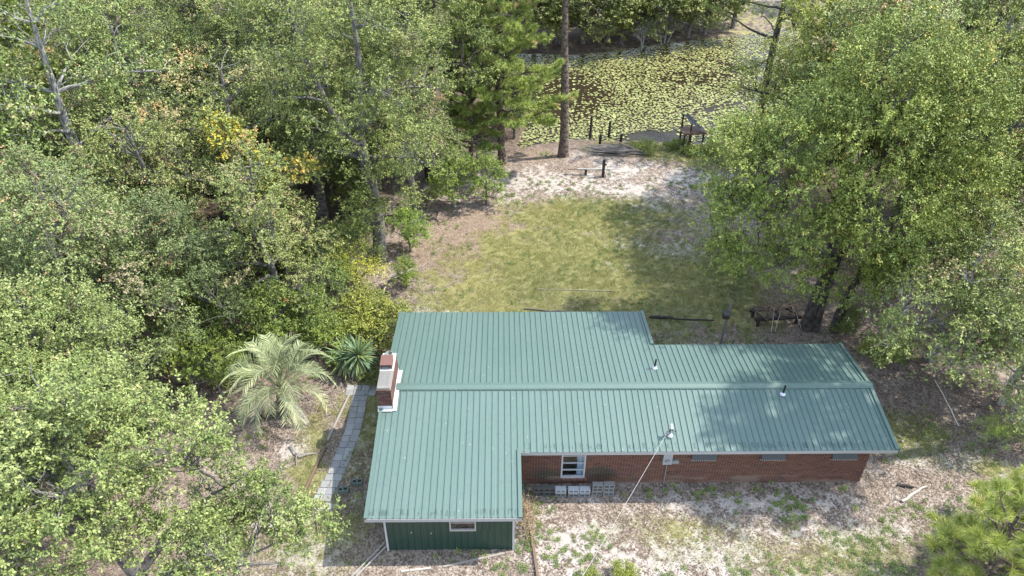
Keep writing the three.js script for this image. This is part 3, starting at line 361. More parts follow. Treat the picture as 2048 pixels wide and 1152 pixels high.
  { // old timber frame heaped with brush
    const t = thing('timber_rack', 'low dark timber rack heaped with dead brush under the oak', 'rack', [17.6, 0, -7.5], 0.1);
    for (const z of [-0.35, 0.35]) part('beam', span(V(-1.15, 0.42, z), V(1.15, 0.38, z), 0.14, 0.14), wDark, t); for (const x of [-0.9, 0, 0.9]) part('cross_beam', span(V(x, 0.53, -0.5), V(x, 0.53, 0.5), 0.12, 0.08), wDark, t);
    for (const x of [-0.95, 0.95]) for (const z of [-0.35, 0.35]) part('leg', box(0.12, 0.4, 0.12, x, 0.19, z), wDark, t); const g = []; for (let k = 0; k < 60; k++) { const a = V((R() - 0.5) * 2, 0.6 + R() * 0.22, (R() - 0.5) * 0.8), d = ball(R).multiplyScalar(0.4 + R() * 0.4); d.y *= 0.25; g.push(tube([a.clone().sub(d), a, a.clone().add(d).add(V(0, 0.06, 0))], [0.016, 0.014, 0.005], 4)); } part('brush', g, wood([0.24, 0.18, 0.13]), t);
    for (const [x, q] of [[-0.3, 0.2], [0.05, 0.35], [0.6, -0.4]]) part('stick', tube(bend(V(x - q, 0.05, 0.9), V(x + 0.1, 0.85, 0.1), 0.1, 5, R, 0.05), [0.02, 0.02, 0.018, 0.016, 0.014, 0.01], 5, true), wood([0.55, 0.54, 0.52]), t);
  }
  { // post with pipe rail near the pond
    const t = thing('post', 'dark upright post on white sand before the pond', 'post', [10.92, 0, -22.05]); part('shaft', box(0.16, 1.25, 0.16, 0, 0.6, 0), wDark, t); part('bracket', box(0.12, 0.08, 0.08, 0.12, 0.85, 0), wDark, t); part('brace', span(V(0.22, 0.02, 0.1), V(0.08, 0.4, 0.02), 0.05, 0.05), wPale, t);
    const b = thing('pipe_rail', 'low pale pipe rail behind the dark post on sand', 'rail', [10.3, 0, -22.3]); part('rail', rod(V(-1.0, 0.42, 0), V(1.05, 0.46, 0.1), 0.035), std([0.55, 0.55, 0.53], 0.5), b); part('leg', rod(V(1.05, 0.46, 0.1), V(1.15, 0, 0.25), 0.035), std([0.55, 0.55, 0.53], 0.5), b); part('leg', box(0.14, 0.42, 0.12, -0.45, 0.2, 0), wDark, b); part('board', span(V(-1.6, 0.36, -0.1), V(-0.4, 0.36, -0.05), 0.12, 0.04), wBrown, b);
  }
  [[10.75, -28.7, 1.4, 'tall thin dock piling standing in the lily pads, the one nearest the pine'], [12.1, -28.9, 0.95, 'short thin dock piling in the lily pads, away from the pine'], [11.2, -26.7, 0.95, 'dark dock piling on the shore nearest the pine, beside the brush pile'], [12.62, -26.8, 0.95, 'dark dock piling in shore weeds, behind the brush pile']].forEach(([x, z, h, l]) => solo('dock_piling', tube([V(x, height(x, z) - 0.3, z), V(x + 0.02, height(x, z) + 0.4, z), V(x + 0.03, h - 0.25, z)], [0.1, 0.095, 0.085], 9, true), wDark, l, 'piling', 'old dock pilings'));
  { // brush pile
    const t = thing('brush_pile', 'grey heap of cut branches and poles by the pond', 'brush pile', [12.1, 0, -25.6]); const g = [], gp = []; for (let k = 0; k < 90; k++) { const a = V(gauss(R) * 1.1, 0.06 + R() * 0.32, gauss(R) * 0.55), d = V(0.9 + R() * 0.9, (R() - 0.5) * 0.12, (R() - 0.5) * 0.7).multiplyScalar(0.7); (k % 4 ? g : gp).push(tube([a.clone().sub(d), a, a.clone().add(d)], [0.025, 0.022, 0.01], 4)); } part('branches', g, wood([0.3, 0.28, 0.26]), t); part('poles', [...gp, tube([V(0.3, 0.55, -0.2), V(2.1, 0.15, 0.7)], [0.05, 0.035], 6, true)], wood([0.38, 0.27, 0.21]), t);
  }
  { // raised stand with tin roof at the water's edge
    const t = thing('waterside_stand', 'raised plank stand with slanted tin roof at the pond edge', 'stand', [17.2, height(17.2, -26.2), -26.2], 0.12); t.scale.setScalar(0.76); const bd = wood([0.2, 0.12, 0.09]), tin = std([0.11, 0.115, 0.12], 0.85, { map: grain });
    for (const [x, z, h] of [[-0.75, -0.55, 3.3], [0.25, -0.6, 2.0], [-0.3, 0.55, 2.85], [0.95, 0.5, 2.0], [-0.75, 0.45, 2.0]]) part('post', span(V(x, -0.4, z), V(x + 0.03, h, z), 0.12, 0.12, V(1, 0, 0)), wDark, t);
    for (let k = 0; k < 7; k++) part('deck_plank', span(V(-0.98, 2.06 + R() * 0.01, -0.6 + k * 0.2), V(1.15, 2.06 + R() * 0.01, -0.62 + k * 0.2), 0.185, 0.045), bd, t); part('rim_board', span(V(-0.95, 1.96, 0.7), V(1.15, 1.96, 0.7), 0.05, 0.14), bd, t);
    for (const [x, y, z] of [[-0.62, 3.28, -0.5], [-0.05, 2.86, -0.1]]) { const pos = [], idx = [], N = 12; for (let i = 0; i <= N; i++) { const o = (i / N) * 0.6, h = i % 2 ? 0.03 : 0; pos.push(x + o * 0.8, y + h - o * 0.05, z - o * 0.4, x + o * 0.8 + 0.42, y + h - 0.62 - o * 0.05, z + 0.95 - o * 0.4); } for (let i = 0; i < N; i++) idx.push(2 * i, 2 * i + 1, 2 * i + 2, 2 * i + 2, 2 * i + 1, 2 * i + 3); let g = new THREE.BufferGeometry(); g.setAttribute('position', new THREE.Float32BufferAttribute(pos, 3)); g.setAttribute('uv', new THREE.Float32BufferAttribute(new Float32Array((pos.length / 3) * 2), 2)); g.setIndex(idx); g = g.toNonIndexed(); g.computeVertexNormals(); const m = part('roof_sheet', g, tin, t); m.material.side = THREE.DoubleSide; }
  }
}
// ------------------------------------------------------------------ plants
const LEAF = 1.45;
const leafMats = new Map();
const leafMat = (r, g, b, gloss = 0.32) => { const k = [r, g, b, gloss].join(); if (!leafMats.has(k)) leafMats.set(k, new THREE.MeshPhysicalMaterial({ color: rgb(r * LEAF, g * LEAF, b * LEAF), vertexColors: true, roughness: 0.78 - 0.55 * gloss, side: THREE.DoubleSide })); return leafMats.get(k); };
const barkT = tex(128, 256, (u, v) => { const n = 0.35 + 0.65 * smooth(0.25, 0.7, fbm(u * 12, v * 8, 3)) + 0.35 * (fbm(u * 5 + 3, v * 3, 2) - 0.5); return [n, n, n]; });
const bark = { oak: std([0.24, 0.225, 0.205], 0.95, { map: barkT }), dark: std([0.1, 0.085, 0.072], 0.95, { map: barkT }), pine: std([0.235, 0.18, 0.15], 0.95, { map: barkT, bumpMap: barkT, bumpScale: 0.05 }), pale: std([0.46, 0.45, 0.43], 0.95, { map: barkT }) };
const PAL = {
  oak: [[0.090, 0.115, 0.027, 4], [0.133, 0.160, 0.037, 4], [0.168, 0.185, 0.056, 2], [0.061, 0.084, 0.022, 2], [0.200, 0.170, 0.085, 0.3]],
  near: [[0.102, 0.131, 0.034, 4], [0.141, 0.170, 0.049, 4], [0.190, 0.214, 0.074, 2.5], [0.071, 0.091, 0.027, 2], [0.240, 0.200, 0.090, 0.12]],
  grey: [[0.106, 0.134, 0.043, 4], [0.141, 0.165, 0.056, 3], [0.073, 0.099, 0.030, 2], [0.210, 0.170, 0.105, 0.7], [0.240, 0.150, 0.075, 0.15]],
  lime: [[0.133, 0.157, 0.025, 4], [0.178, 0.201, 0.033, 3], [0.094, 0.119, 0.021, 2], [0.290, 0.240, 0.050, 0.5]],
  dark: [[0.056, 0.080, 0.022, 4], [0.076, 0.103, 0.027, 3], [0.102, 0.129, 0.037, 1.5]],
  autumn: [[0.122, 0.149, 0.038, 4], [0.168, 0.177, 0.059, 2], [0.220, 0.180, 0.085, 0.5], [0.260, 0.150, 0.060, 0.25], [0.102, 0.113, 0.033, 2]],
  gold: [[0.3, 0.25, 0.03, 3], [0.26, 0.19, 0.035, 1], [0.19, 0.21, 0.04, 4], [0.12, 0.15, 0.04, 3]],
  fresh: [[0.153, 0.206, 0.030, 4], [0.204, 0.247, 0.037, 3], [0.102, 0.144, 0.026, 2]],
  yellow: [[0.306, 0.309, 0.037, 4], [0.245, 0.268, 0.037, 3], [0.173, 0.196, 0.037, 2]],
  pine: [[0.122, 0.160, 0.030, 4], [0.168, 0.206, 0.041, 3], [0.087, 0.118, 0.022, 2], [0.260, 0.220, 0.090, 0.25]],
};
const pick = (pal, R) => { let s = 0; for (const p of pal) s += p[3]; let t = R() * s; for (const p of pal) { t -= p[3]; if (t <= 0) return p; } return pal[0]; };
// a spray: a twig's worth of leaves round an axis
const _d = V(0, 0, 0), _s = V(0, 0, 0), _n = V(0, 0, 0), _b = V(0, 0, 0), _j = V(0, 0, 0), _ax = V(0, 0, 0);
function spray(F, o, axis, len, n, L, W, pal, R, base, up = 0.9) {
  for (let k = 0; k < n; k++) {
    const t = (k + R()) / n; _b.copy(o).addScaledVector(axis, len * t); _b.addScaledVector(ball(R, _j), 0.05);
    _d.copy(axis).multiplyScalar(0.55).addScaledVector(ball(R, _j), 0.95); _d.y -= 0.12; _d.normalize();
    _n.set(0, up, 0).addScaledVector(ball(R, _j), 0.75); _n.addScaledVector(_d, -_n.dot(_d)).normalize(); _s.crossVectors(_d, _n);
    const c = R() < 0.8 ? base : pick(pal, R), g = 0.86 + 0.28 * R(), z = 0.75 + 0.5 * R();
    F.leaf(_b, _d, _s, _n, L * z, W * z, [c[0] * g, c[1] * g, c[2] * g]);
  }
}
/* a broadleaf tree. stems: lists of [x, y, z, r]; lobes: [x, y, z, rx, ry, rz] ellipsoids filled with leafy clumps */
function broadleaf(seed, o) {
  const R = rngOf(seed), F = new Faces(), wood = [], nodes = [], clumps = [];
  for (const st of o.stems) { const p = st.map((a) => V(a[0], a[1], a[2])), cv = new THREE.CatmullRomCurve3(p), n = st.length * 4, pts = [], rad = []; for (let i = 0; i <= n; i++) { const t = i / n, q = cv.getPoint(t), f = t * (st.length - 1), k = Math.min(Math.floor(f), st.length - 2); pts.push(q); rad.push(lerp(st[k][3], st[k + 1][3], f - k)); if (q.y > (o.from ?? 1.5)) nodes.push([q, rad[i]]); } wood.push(tube(pts, rad, o.seg || 9)); }
  const vol = o.lobes.map((l) => Math.pow(l[3] * l[4] * l[5], 0.8)), sum = vol.reduce((a, b) => a + b);
  o.lobes.forEach((l, i) => { const n = Math.max(3, Math.round((o.clumps * vol[i]) / sum)); for (let k = 0; k < n; k++) { const d = ball(R); if (d.y < -0.55) d.y *= -0.6; const r = (o.hollow ?? 0.45) + (1 - (o.hollow ?? 0.45)) * Math.pow(R(), 0.6); clumps.push([V(l[0] + d.x * l[3] * r, l[1] + d.y * l[4] * r, l[2] + d.z * l[5] * r), d.clone(), l]); } });
  // limbs towards a spread-out choice of clumps
  const limbs = [clumps[0]]; while (limbs.length < Math.min(o.limbs || 9, clumps.length)) { let best = null, bd = -1; for (const c of clumps) { let m = 1e9; for (const l of limbs) m = Math.min(m, c[0].distanceToSquared(l[0])); if (m > bd) { bd = m; best = c; } } limbs.push(best); }
  const trunkNodes = nodes.slice(); const nearest = (p, list) => { let b = list[0], m = 1e9; for (const n of list) { const d = n[0].distanceTo(p) + Math.max(0, n[0].y - p.y + 0.4) * 1.5 + n[0].y * 0.12; if (d < m) { m = d; b = n; } } return b; };
  for (const [p] of limbs) { const n = nearest(p, trunkNodes), a = n[0], r0 = Math.min(n[1] * 0.62, 0.05 + 0.028 * a.distanceTo(p)), pts = bend(a, p, 0.06 * a.distanceTo(p), 8, R, 0.09 * a.distanceTo(p) / 2.5), rad = pts.map((_, i) => lerp(r0, 0.018, i / 8)); wood.push(tube(pts, rad, 6)); pts.forEach((q, i) => i > 1 && nodes.push([q, rad[i]])); }
  for (const [p, d] of clumps) { const n = nearest(p, nodes), L = n[0].distanceTo(p); if (L < 0.15) continue; const e = p.clone().addScaledVector(d, 0.15), pts = bend(n[0], e, 0.05 * L, 5, R, 0.1 * L), r0 = Math.min(n[1] * 0.8, 0.012 + 0.011 * L); wood.push(tube(pts, pts.map((_, i) => lerp(r0, 0.005, i / 5)), 4)); if (R() < (o.twigs ?? 0.6)) for (let k = 0; k < 2; k++) { const b = pts[3].clone(), q = b.clone().addScaledVector(ball(R), 0.55); q.y += 0.15; wood.push(tube([b, b.clone().lerp(q, 0.5).addScaledVector(ball(R), 0.06), q], [0.008, 0.007, 0.003], 3)); } }
  const cr = o.clumpR || 0.75, pal = PAL[o.pal] || o.pal;
  for (const [p, d, l] of clumps) {
    const base0 = pick(pal, R), ns = Math.round((o.sprays || 14) * (0.7 + 0.6 * R())), s = cr * (0.75 + 0.5 * R());
    for (let k = 0; k < ns; k++) {
      const q = V(p.x + gauss(R) * s * 0.75, p.y + gauss(R) * s * 0.5, p.z + gauss(R) * s * 0.75);
      _ax.set(q.x - l[0], (q.y - l[1]) * 0.6 + 0.15, q.z - l[2]).normalize().addScaledVector(ball(R, _j), 0.75).normalize(); if (o.droop) { _ax.y -= o.droop; _ax.normalize(); }
      const ax = _ax.clone(); spray(F, q, ax, 0.32, o.leaves || 14, o.L || 0.096, o.W || 0.05, pal, R, R() < 0.86 ? base0 : pick(pal, R));
    }
  }
  return { wood: mergeGeometries(wood), leaves: F.geo(), bark: bark[o.bark || 'oak'] };
}
// needles
function tuft(F, o, axis, n, L, W, pal, R) { const c0 = pick(pal, R), c1 = [c0[0], c0[1], c0[2]]; for (let k = 0; k < n; k++) { _d.copy(axis).multiplyScalar(0.55 + 0.5 * R()).addScaledVector(ball(R, _j), 0.85).normalize(); _d.y -= 0.1; _d.normalize(); ball(R, _j); _s.crossVectors(_d, _j).normalize(); _n.crossVectors(_s, _d); if (_n.y < 0) _n.negate(); const g = 0.8 + 0.4 * R(); _b.copy(o).addScaledVector(axis, (R() - 0.6) * L * 0.5); F.blade(_b, _d, _s, _n, L * (0.75 + 0.4 * R()), W, [c1[0] * g, c1[1] * g, c1[2] * g]); } }
function pineTree(seed, o) {
  const R = rngOf(seed), F = new Faces(), wood = [], H = o.h, pal = o.pal || PAL.pine, stem = []; const lean = o.lean || [0, 0];
  const at = (y) => V(lean[0] * y + 0.12 * Math.sin(y * 0.4 + seed), y, lean[1] * y + 0.12 * Math.cos(y * 0.3)); for (let i = 0; i <= 20; i++) { const y = (H * i) / 20; stem.push(at(y)); } const rad = stem.map((p, i) => lerp(o.r, 0.04, Math.pow(i / 20, 1.15)) * (i === 0 ? 1.45 : i === 1 ? 1.08 : 1)); stem[0].y = -0.2; wood.push(tube(stem, rad, 12));
  const tufts = (p, d, s) => tuft(F, p, d, o.needles || 46, (o.L || 0.27) * s, o.W || 0.013, pal, R);
  for (const [y, az, len, up, dens] of o.branches(R)) {
    const a = at(y), dir = V(Math.cos(az), up, Math.sin(az)).normalize(), b = a.clone().addScaledVector(dir, len); b.y += 0.1 * len; const pts = bend(a, b, -0.05 * len, 7, R, 0.09 * len), r0 = Math.min(0.02 + 0.02 * len, 0.1); wood.push(tube(pts, pts.map((_, i) => lerp(r0, 0.012, i / 7)), 6));
    const n = Math.round(len * (dens || 5)); for (let k = 0; k < n; k++) { const t = 0.16 + 0.84 * Math.pow(R(), 0.7), i = Math.min(6, Math.floor(t * 7)), q = pts[i].clone().lerp(pts[i + 1], t * 7 - i), side = V(-dir.z, 0, dir.x).multiplyScalar((R() - 0.5) * 2), td = dir.clone().multiplyScalar(0.7).add(side); td.y += 0.25 + 0.3 * (R() - 0.3); td.normalize(); const tl = (0.25 + 0.75 * R()) * Math.min(1.5, 0.42 * len * (1.25 - t)) + 0.1, e = q.clone().addScaledVector(td, tl); wood.push(tube([q, q.clone().lerp(e, 0.5).add(V(0, -0.04, 0)), e], [0.013, 0.011, 0.007], 4)); tufts(e, td, 1); if (tl > 0.5) tufts(q.clone().lerp(e, 0.6), td, 0.9); }
    tufts(b, dir, 1);
  }
  return { wood: mergeGeometries(wood), leaves: F.geo(), bark: bark[o.bark || 'pine'] };
}
function plant(proto, name, label, category, [x, z], o = {}) {
  const t = thing(name, label, category, [x, height(x, z) - 0.05, z], o.turn || 0, o.group); const s = o.s || 1; t.scale.set(s * (o.sx || 1), s * (o.sy || 1), s * (o.sz || o.sx || 1));
  part(o.stem || 'trunk', proto.wood, o.bark ? bark[o.bark] : proto.bark, t); part(o.leaf || 'crown', proto.leaves, leafMat(...(o.tint || [1, 1, 1])), t).userData.kind = 'stuff'; return t;
}
const P = {
  roundOak: broadleaf(101, { stems: [[[0, -0.3, 0, 0.3], [0.1, 2.2, 0, 0.22], [-0.1, 5, 0.2, 0.15], [0.2, 8, 0, 0.06]], [[0.05, 2, 0, 0.16], [1.4, 4.6, 0.6, 0.11], [2.2, 7, 0.8, 0.04]]], lobes: [[0, 6.6, 0, 2.7, 3.2, 2.6], [2.1, 6.2, 0.6, 1.7, 2.1, 1.7], [-1.9, 5.6, 0.9, 1.8, 2, 1.6], [-0.4, 5.4, -2, 1.8, 2.1, 1.6], [0.4, 4.9, 2.1, 1.7, 1.8, 1.5], [0.4, 8.8, 0, 1.6, 1.5, 1.6]], clumps: 270, sprays: 15, pal: 'grey', limbs: 12, clumpR: 0.62 }),
  tallOak: broadleaf(102, { stems: [[[0, -0.3, 0, 0.42], [0.15, 3, 0.1, 0.3], [-0.25, 7, 0, 0.24], [0.1, 11, 0.2, 0.14], [0, 14.5, 0, 0.05]], [[-0.1, 6, 0, 0.2], [-1.4, 9, 0.8, 0.14], [-2.2, 12, 1, 0.05]], [[0, 7.5, 0, 0.18], [1.6, 10, -0.4, 0.12], [2.4, 12.5, -0.4, 0.04]]], lobes: [[0, 11.5, 0, 3, 3.2, 3], [-2.4, 10.2, 1, 2.2, 2.6, 2.1], [2.5, 10.4, -0.4, 2.2, 2.6, 2.2], [0.6, 8.6, 2.6, 2.3, 2.4, 1.9], [-0.6, 8.2, -2.4, 2.2, 2.4, 1.9], [1.9, 7.2, 1.6, 1.8, 2, 1.7], [-2.4, 6.6, -0.6, 1.9, 2, 1.8], [0.4, 5, 1.8, 1.9, 1.7, 1.6], [-0.9, 3.6, 1.2, 1.4, 1.3, 1.1]], clumps: 330, sprays: 15, pal: 'oak', limbs: 15, from: 2.4, clumpR: 0.66 }),
  looseOak: broadleaf(103, { stems: [[[0, -0.3, 0, 0.25], [0.3, 3, 0.2, 0.18], [0.1, 6, -0.2, 0.13], [-0.3, 9.5, 0.1, 0.04]]], lobes: [[-0.3, 8.2, 0, 2.1, 2.3, 2.1], [1.8, 6.6, 0.8, 1.7, 1.8, 1.5], [-1.9, 6.4, -0.4, 1.7, 2, 1.6], [0.5, 5, 1.9, 1.6, 1.7, 1.4], [0, 4.6, -1.9, 1.6, 1.6, 1.4], [-1.2, 3.6, 1.2, 1.4, 1.3, 1.3]], clumps: 150, sprays: 13, pal: 'autumn', limbs: 11, clumpR: 0.7, twigs: 1 }),
  small: broadleaf(104, { stems: [[[0, -0.2, 0, 0.1], [0.1, 1.5, 0, 0.07], [-0.1, 3, 0.1, 0.03]]], lobes: [[0, 2.9, 0, 1.2, 1.5, 1.2], [0.8, 2.2, 0.4, 0.9, 1, 0.9], [-0.7, 2, -0.5, 0.9, 1, 0.9], [0, 1.2, 0.6, 1, 0.8, 0.9]], clumps: 62, sprays: 13, clumpR: 0.5, pal: 'fresh', limbs: 8, L: 0.1, W: 0.048, from: 0.4, hollow: 0.25 }),
  shrub: broadleaf(105, { stems: [[[0, -0.1, 0, 0.04], [0.1, 0.6, 0, 0.03], [0.1, 1.1, 0.1, 0.01]], [[0.2, -0.1, 0.2, 0.03], [0.5, 0.7, 0.3, 0.02]], [[-0.2, -0.1, 0, 0.03], [-0.5, 0.7, -0.2, 0.02]]], lobes: [[0, 0.7, 0, 1, 0.75, 1], [0.5, 0.9, 0.3, 0.6, 0.6, 0.6], [-0.5, 0.8, -0.2, 0.6, 0.6, 0.6]], clumps: 40, sprays: 12, clumpR: 0.34, pal: 'fresh', limbs: 6, L: 0.085, W: 0.04, from: 0.1, hollow: 0.2 }),
  feather: broadleaf(106, { stems: [[[0, -0.1, 0, 0.05], [0, 1.2, 0, 0.035], [0.1, 2.2, 0, 0.012]]], lobes: [[0, 1.7, 0, 0.9, 0.8, 0.9], [0.6, 1.3, 0.3, 0.7, 0.6, 0.6], [-0.6, 1.2, -0.1, 0.7, 0.6, 0.6], [0, 0.9, 0.5, 0.7, 0.5, 0.6]], clumps: 46, sprays: 13, leaves: 12, clumpR: 0.36, pal: 'yellow', limbs: 9, L: 0.075, W: 0.02, from: 0.3, hollow: 0.3 }),
};
P.shadeOak = broadleaf(113, { stems: [[[0, -0.3, 0, 0.4], [0.1, 5, 0, 0.32], [0, 10, 0.1, 0.24], [-1.2, 15, 0, 0.12], [-2, 19, 0, 0.04]], [[0, 9, 0, 0.18], [-2.4, 12, 0.6, 0.12], [-4.4, 14.6, 0.8, 0.04]]], lobes: [[-2.2, 16.8, 0, 2.5, 2.1, 2.6], [-4.4, 14.6, 0.6, 2.1, 1.8, 2.1], [-0.8, 14, 0.8, 1.9, 1.9, 2], [-3, 12.4, -1.6, 1.9, 1.4, 1.8], [-3.8, 11.8, 1.8, 1.8, 1.2, 1.6]], clumps: 175, sprays: 13, pal: 'oak', limbs: 16, from: 7, clumpR: 0.6, L: 0.15, W: 0.075, hollow: 0.3 });
P.bare = broadleaf(109, { stems: [[[0, -0.2, 0, 0.06], [0.1, 1, 0, 0.04], [0, 2.2, 0.1, 0.015]], [[0.2, -0.2, 0, 0.05], [0.6, 1, 0.2, 0.03], [0.9, 2, 0.2, 0.01]], [[-0.2, -0.2, 0, 0.05], [-0.5, 0.9, 0, 0.03], [-0.9, 1.9, 0.1, 0.01]]], lobes: [[0, 1.8, 0, 1.1, 1.1, 1], [0.8, 1.5, 0.1, 0.8, 0.9, 0.7], [-0.8, 1.4, 0, 0.8, 0.9, 0.7]], clumps: 90, sprays: 1, leaves: 3, pal: 'grey', bark: 'pale', limbs: 16, from: 0.3, twigs: 1 });
P.vine = broadleaf(107, { stems: [[[0, -0.2, 0, 0.08], [0.2, 3, 0, 0.06], [-0.4, 6, 0.6, 0.05], [-1.5, 8.8, -0.1, 0.02]], [[0, 4, 0.2, 0.04], [1, 6.2, 0.4, 0.03], [1.6, 7, 0.2, 0.01]]], lobes: [[-1.5, 9, -0.2, 0.7, 0.9, 0.7], [-0.8, 8.5, 0.5, 0.8, 0.8, 0.7], [0.3, 7.9, 1.3, 0.8, 0.6, 0.7], [1.4, 7.1, 0.1, 1.1, 0.6, 0.8], [0, 7.3, 1.5, 0.7, 0.5, 0.5]], clumps: 52, sprays: 9, clumpR: 0.5, pal: 'gold', limbs: 8, L: 0.13, W: 0.085, from: 2 });
P.lowOak = broadleaf(108, { stems: [[[0, -0.3, 0, 0.22], [0.2, 1.8, 0, 0.16], [0, 4, 0.2, 0.1], [0.3, 6.4, 0, 0.03]], [[0.1, 1.2, 0, 0.12], [-1.5, 2.6, 0.7, 0.08], [-3, 3.4, 1.2, 0.02]], [[0.1, 1.4, 0, 0.12], [1.6, 2.8, 0.4, 0.07], [2.8, 3.6, 0.8, 0.02]]], lobes: [[0, 5.2, 0, 2.3, 1.9, 2.2], [-2.3, 4, 0.5, 1.9, 1.5, 1.7], [2.2, 4, 0.4, 1.8, 1.5, 1.7], [0, 3.4, 2.2, 2.2, 1.3, 1.4], [-1.6, 2.4, 2, 1.5, 1, 1.2], [1.6, 2, 2.2, 1.4, 1, 1.2], [0, 4.2, -2, 2, 1.6, 1.4], [-3.2, 2.8, 1, 1, 0.8, 0.9]], clumps: 260, sprays: 13, pal: 'grey', bark: 'pale', limbs: 20, from: 0.8, clumpR: 0.6, twigs: 1, hollow: 0.35 });
// --- the big oak behind the house: three trunks from one root
P.bigOak = broadleaf(110, { stems: [[[-0.5, -0.3, 0, 0.3], [-0.45, 1.6, 0, 0.22], [-0.2, 4, -0.1, 0.18], [-0.6, 7, -0.2, 0.12], [-0.4, 11, 0, 0.04]], [[-0.12, -0.3, 0.1, 0.22], [-0.1, 1.6, 0.05, 0.16], [0.3, 4, -0.4, 0.14], [1, 8, -0.6, 0.05]], [[0.75, -0.3, 0.2, 0.28], [0.85, 1.5, 0.1, 0.2], [1.6, 4, -0.1, 0.17], [2.2, 7, 0, 0.12], [2.6, 10.5, 0, 0.04]], [[-0.25, 3.4, 0, 0.11], [-1.8, 4.0, 0.1, 0.08], [-3.6, 4.1, 0.2, 0.03]]],
  lobes: [[0, 8.6, 0, 3.2, 2.8, 3], [-2.7, 7, 0.3, 2.5, 2.2, 2.4], [-4.6, 5.3, 0.4, 1.7, 1.6, 1.7], [2.6, 8.6, -0.3, 2.7, 2.6, 2.6], [3.8, 6.4, 0.2, 2, 2.1, 2.2], [0.2, 6.4, 2.2, 2.5, 1.9, 1.6], [-1.8, 5, 1.6, 2, 1.4, 1.5], [0.4, 11, -0.2, 2, 1.5, 2], [-3.6, 3.9, 0.8, 1.7, 0.8, 1.2], [0.6, 7, -2.8, 3, 2.4, 1.7], [1.6, 4.3, 1.9, 1.4, 1.2, 1.1], [-5.2, 4.2, 0.6, 0.9, 0.8, 0.9], [-4.2, 7, -1.2, 2.1, 1.9, 2.1], [3.6, 4.4, 1, 1.6, 1.3, 1.4], [0.5, 3.1, 1.4, 1.3, 0.8, 0.9], [-1.4, 3.3, 1.2, 1.3, 0.8, 0.9], [2, 2.9, 0.8, 1.1, 0.9, 0.9]], clumps: 820, sprays: 16, pal: 'lime', bark: 'dark', limbs: 20, from: 2.4, clumpR: 0.7, twigs: 0.3 });
// --- the lobed-leaf oak in the near corner, seen from above
P.nearOak = broadleaf(111, { stems: [[[0, -0.3, 0, 0.32], [0.2, 3, 0, 0.25], [0, 6, 0.2, 0.18], [-0.3, 9, 0, 0.05]], [[0.1, 3.4, 0, 0.16], [1.6, 5, -0.8, 0.1], [3.4, 6, -1.6, 0.035]], [[0.1, 3, 0, 0.14], [2.2, 4.4, 0.4, 0.09], [4.6, 4.9, 0.6, 0.02]]],
  lobes: [[-0.4, 8.6, 0, 2.5, 2, 2.4], [-2.6, 7.8, -0.8, 2.3, 1.9, 2.2], [1.6, 7.2, -1.3, 1.7, 1.5, 1.7], [-1, 7.6, 2, 2.2, 1.7, 1.9], [-2.2, 7.2, -3, 2, 1.7, 1.8], [1.9, 6.2, 1, 1.6, 1.1, 1.4], [2.9, 5.4, -1.2, 1.1, 0.9, 1], [-4.4, 7, 1, 1.8, 1.6, 1.8]], clumps: 430, sprays: 15, leaves: 17, pal: 'near', limbs: 17, clumpR: 0.58, L: 0.092, W: 0.048, twigs: 1, from: 3 });
P.reach = broadleaf(112, { stems: [[[0, -0.3, 0, 0.13], [0.3, 2, -0.3, 0.1], [0.7, 3.8, -1.2, 0.06], [1.8, 5, -2.2, 0.02]]], lobes: [[1.7, 5, -2.2, 1.0, 0.9, 0.9], [0.4, 4.6, -1.8, 1.1, 0.8, 0.9], [2.6, 4.4, -1.8, 0.9, 0.7, 0.7], [0.2, 4.8, -0.6, 1, 0.8, 0.9]], clumps: 60, sprays: 13, pal: 'near', limbs: 8, clumpR: 0.45, L: 0.092, W: 0.048, twigs: 1, from: 2 });
const whorls = (from, to, n, len, dens) => (R) => { const b = []; for (let k = 0; k < n; k++) { const t = k / n; b.push([lerp(from, to, t), k * 2.4 + R(), len * (1 - 0.6 * t) * (0.7 + 0.5 * R()), 0.1 + 0.5 * t, dens]); } return b; };
P.tallPine = pineTree(120, { h: 21, r: 0.29, branches: whorls(10.5, 20.5, 40, 4, 4.5) });
P.fullPine = pineTree(121, { h: 16, r: 0.27, branches: whorls(2.6, 15.5, 80, 3.9, 8), L: 0.32, W: 0.03, needles: 56 });
P.farPine = pineTree(122, { h: 17, r: 0.3, bark: 'dark', branches: (R) => [...whorls(9, 16.5, 28, 3.6, 4)(R), [7.6, 3.3, 4.6, 0.25, 2.2], [6.2, 2.6, 3.6, -0.15, 3], [8.6, 0.4, 3, 0.3, 3], [7.9, 4.6, 3.2, 0.1, 3]] });
P.youngPine = pineTree(123, { h: 3.6, r: 0.07, branches: whorls(0.5, 3.5, 46, 1.7, 5.5), L: 0.3, W: 0.013, needles: 90 });

const WOOD = 'trees of the dense wood left of the house';
const T1 = [1.15, 1.13, 1.1], TG = [1.12, 1.12, 1.12], TD = [0.72, 0.78, 0.76], TL = [1.0, 1.02, 0.98];
plant(P.nearOak, 'oak_tree', 'large pale-leaved oak filling the near corner left of the path', 'tree', [-6.1, 8.3], { tint: TL });
plant(P.reach, 'oak_sapling', 'slim young oak whose branch reaches before the green garage', 'tree', [-3.7, 9.3], { tint: TL });
plant(P.roundOak, 'oak_tree', 'bright rounded oak at the left picture edge above the near oak', 'tree', [-11.2, -1.2], { s: 1.08, tint: TL, turn: 1.2 });
plant(P.nearOak, 'oak_tree', 'broad pale oak at the left edge between two bright oaks', 'tree', [-11.2, 3.2], { s: 0.95, tint: TL, turn: 2.4 });
plant(P.looseOak, 'oak_tree', 'greyish oak with orange leaf tips behind the palm', 'tree', [-5.7, -6.7], { s: 0.93, tint: TG, turn: 2 });
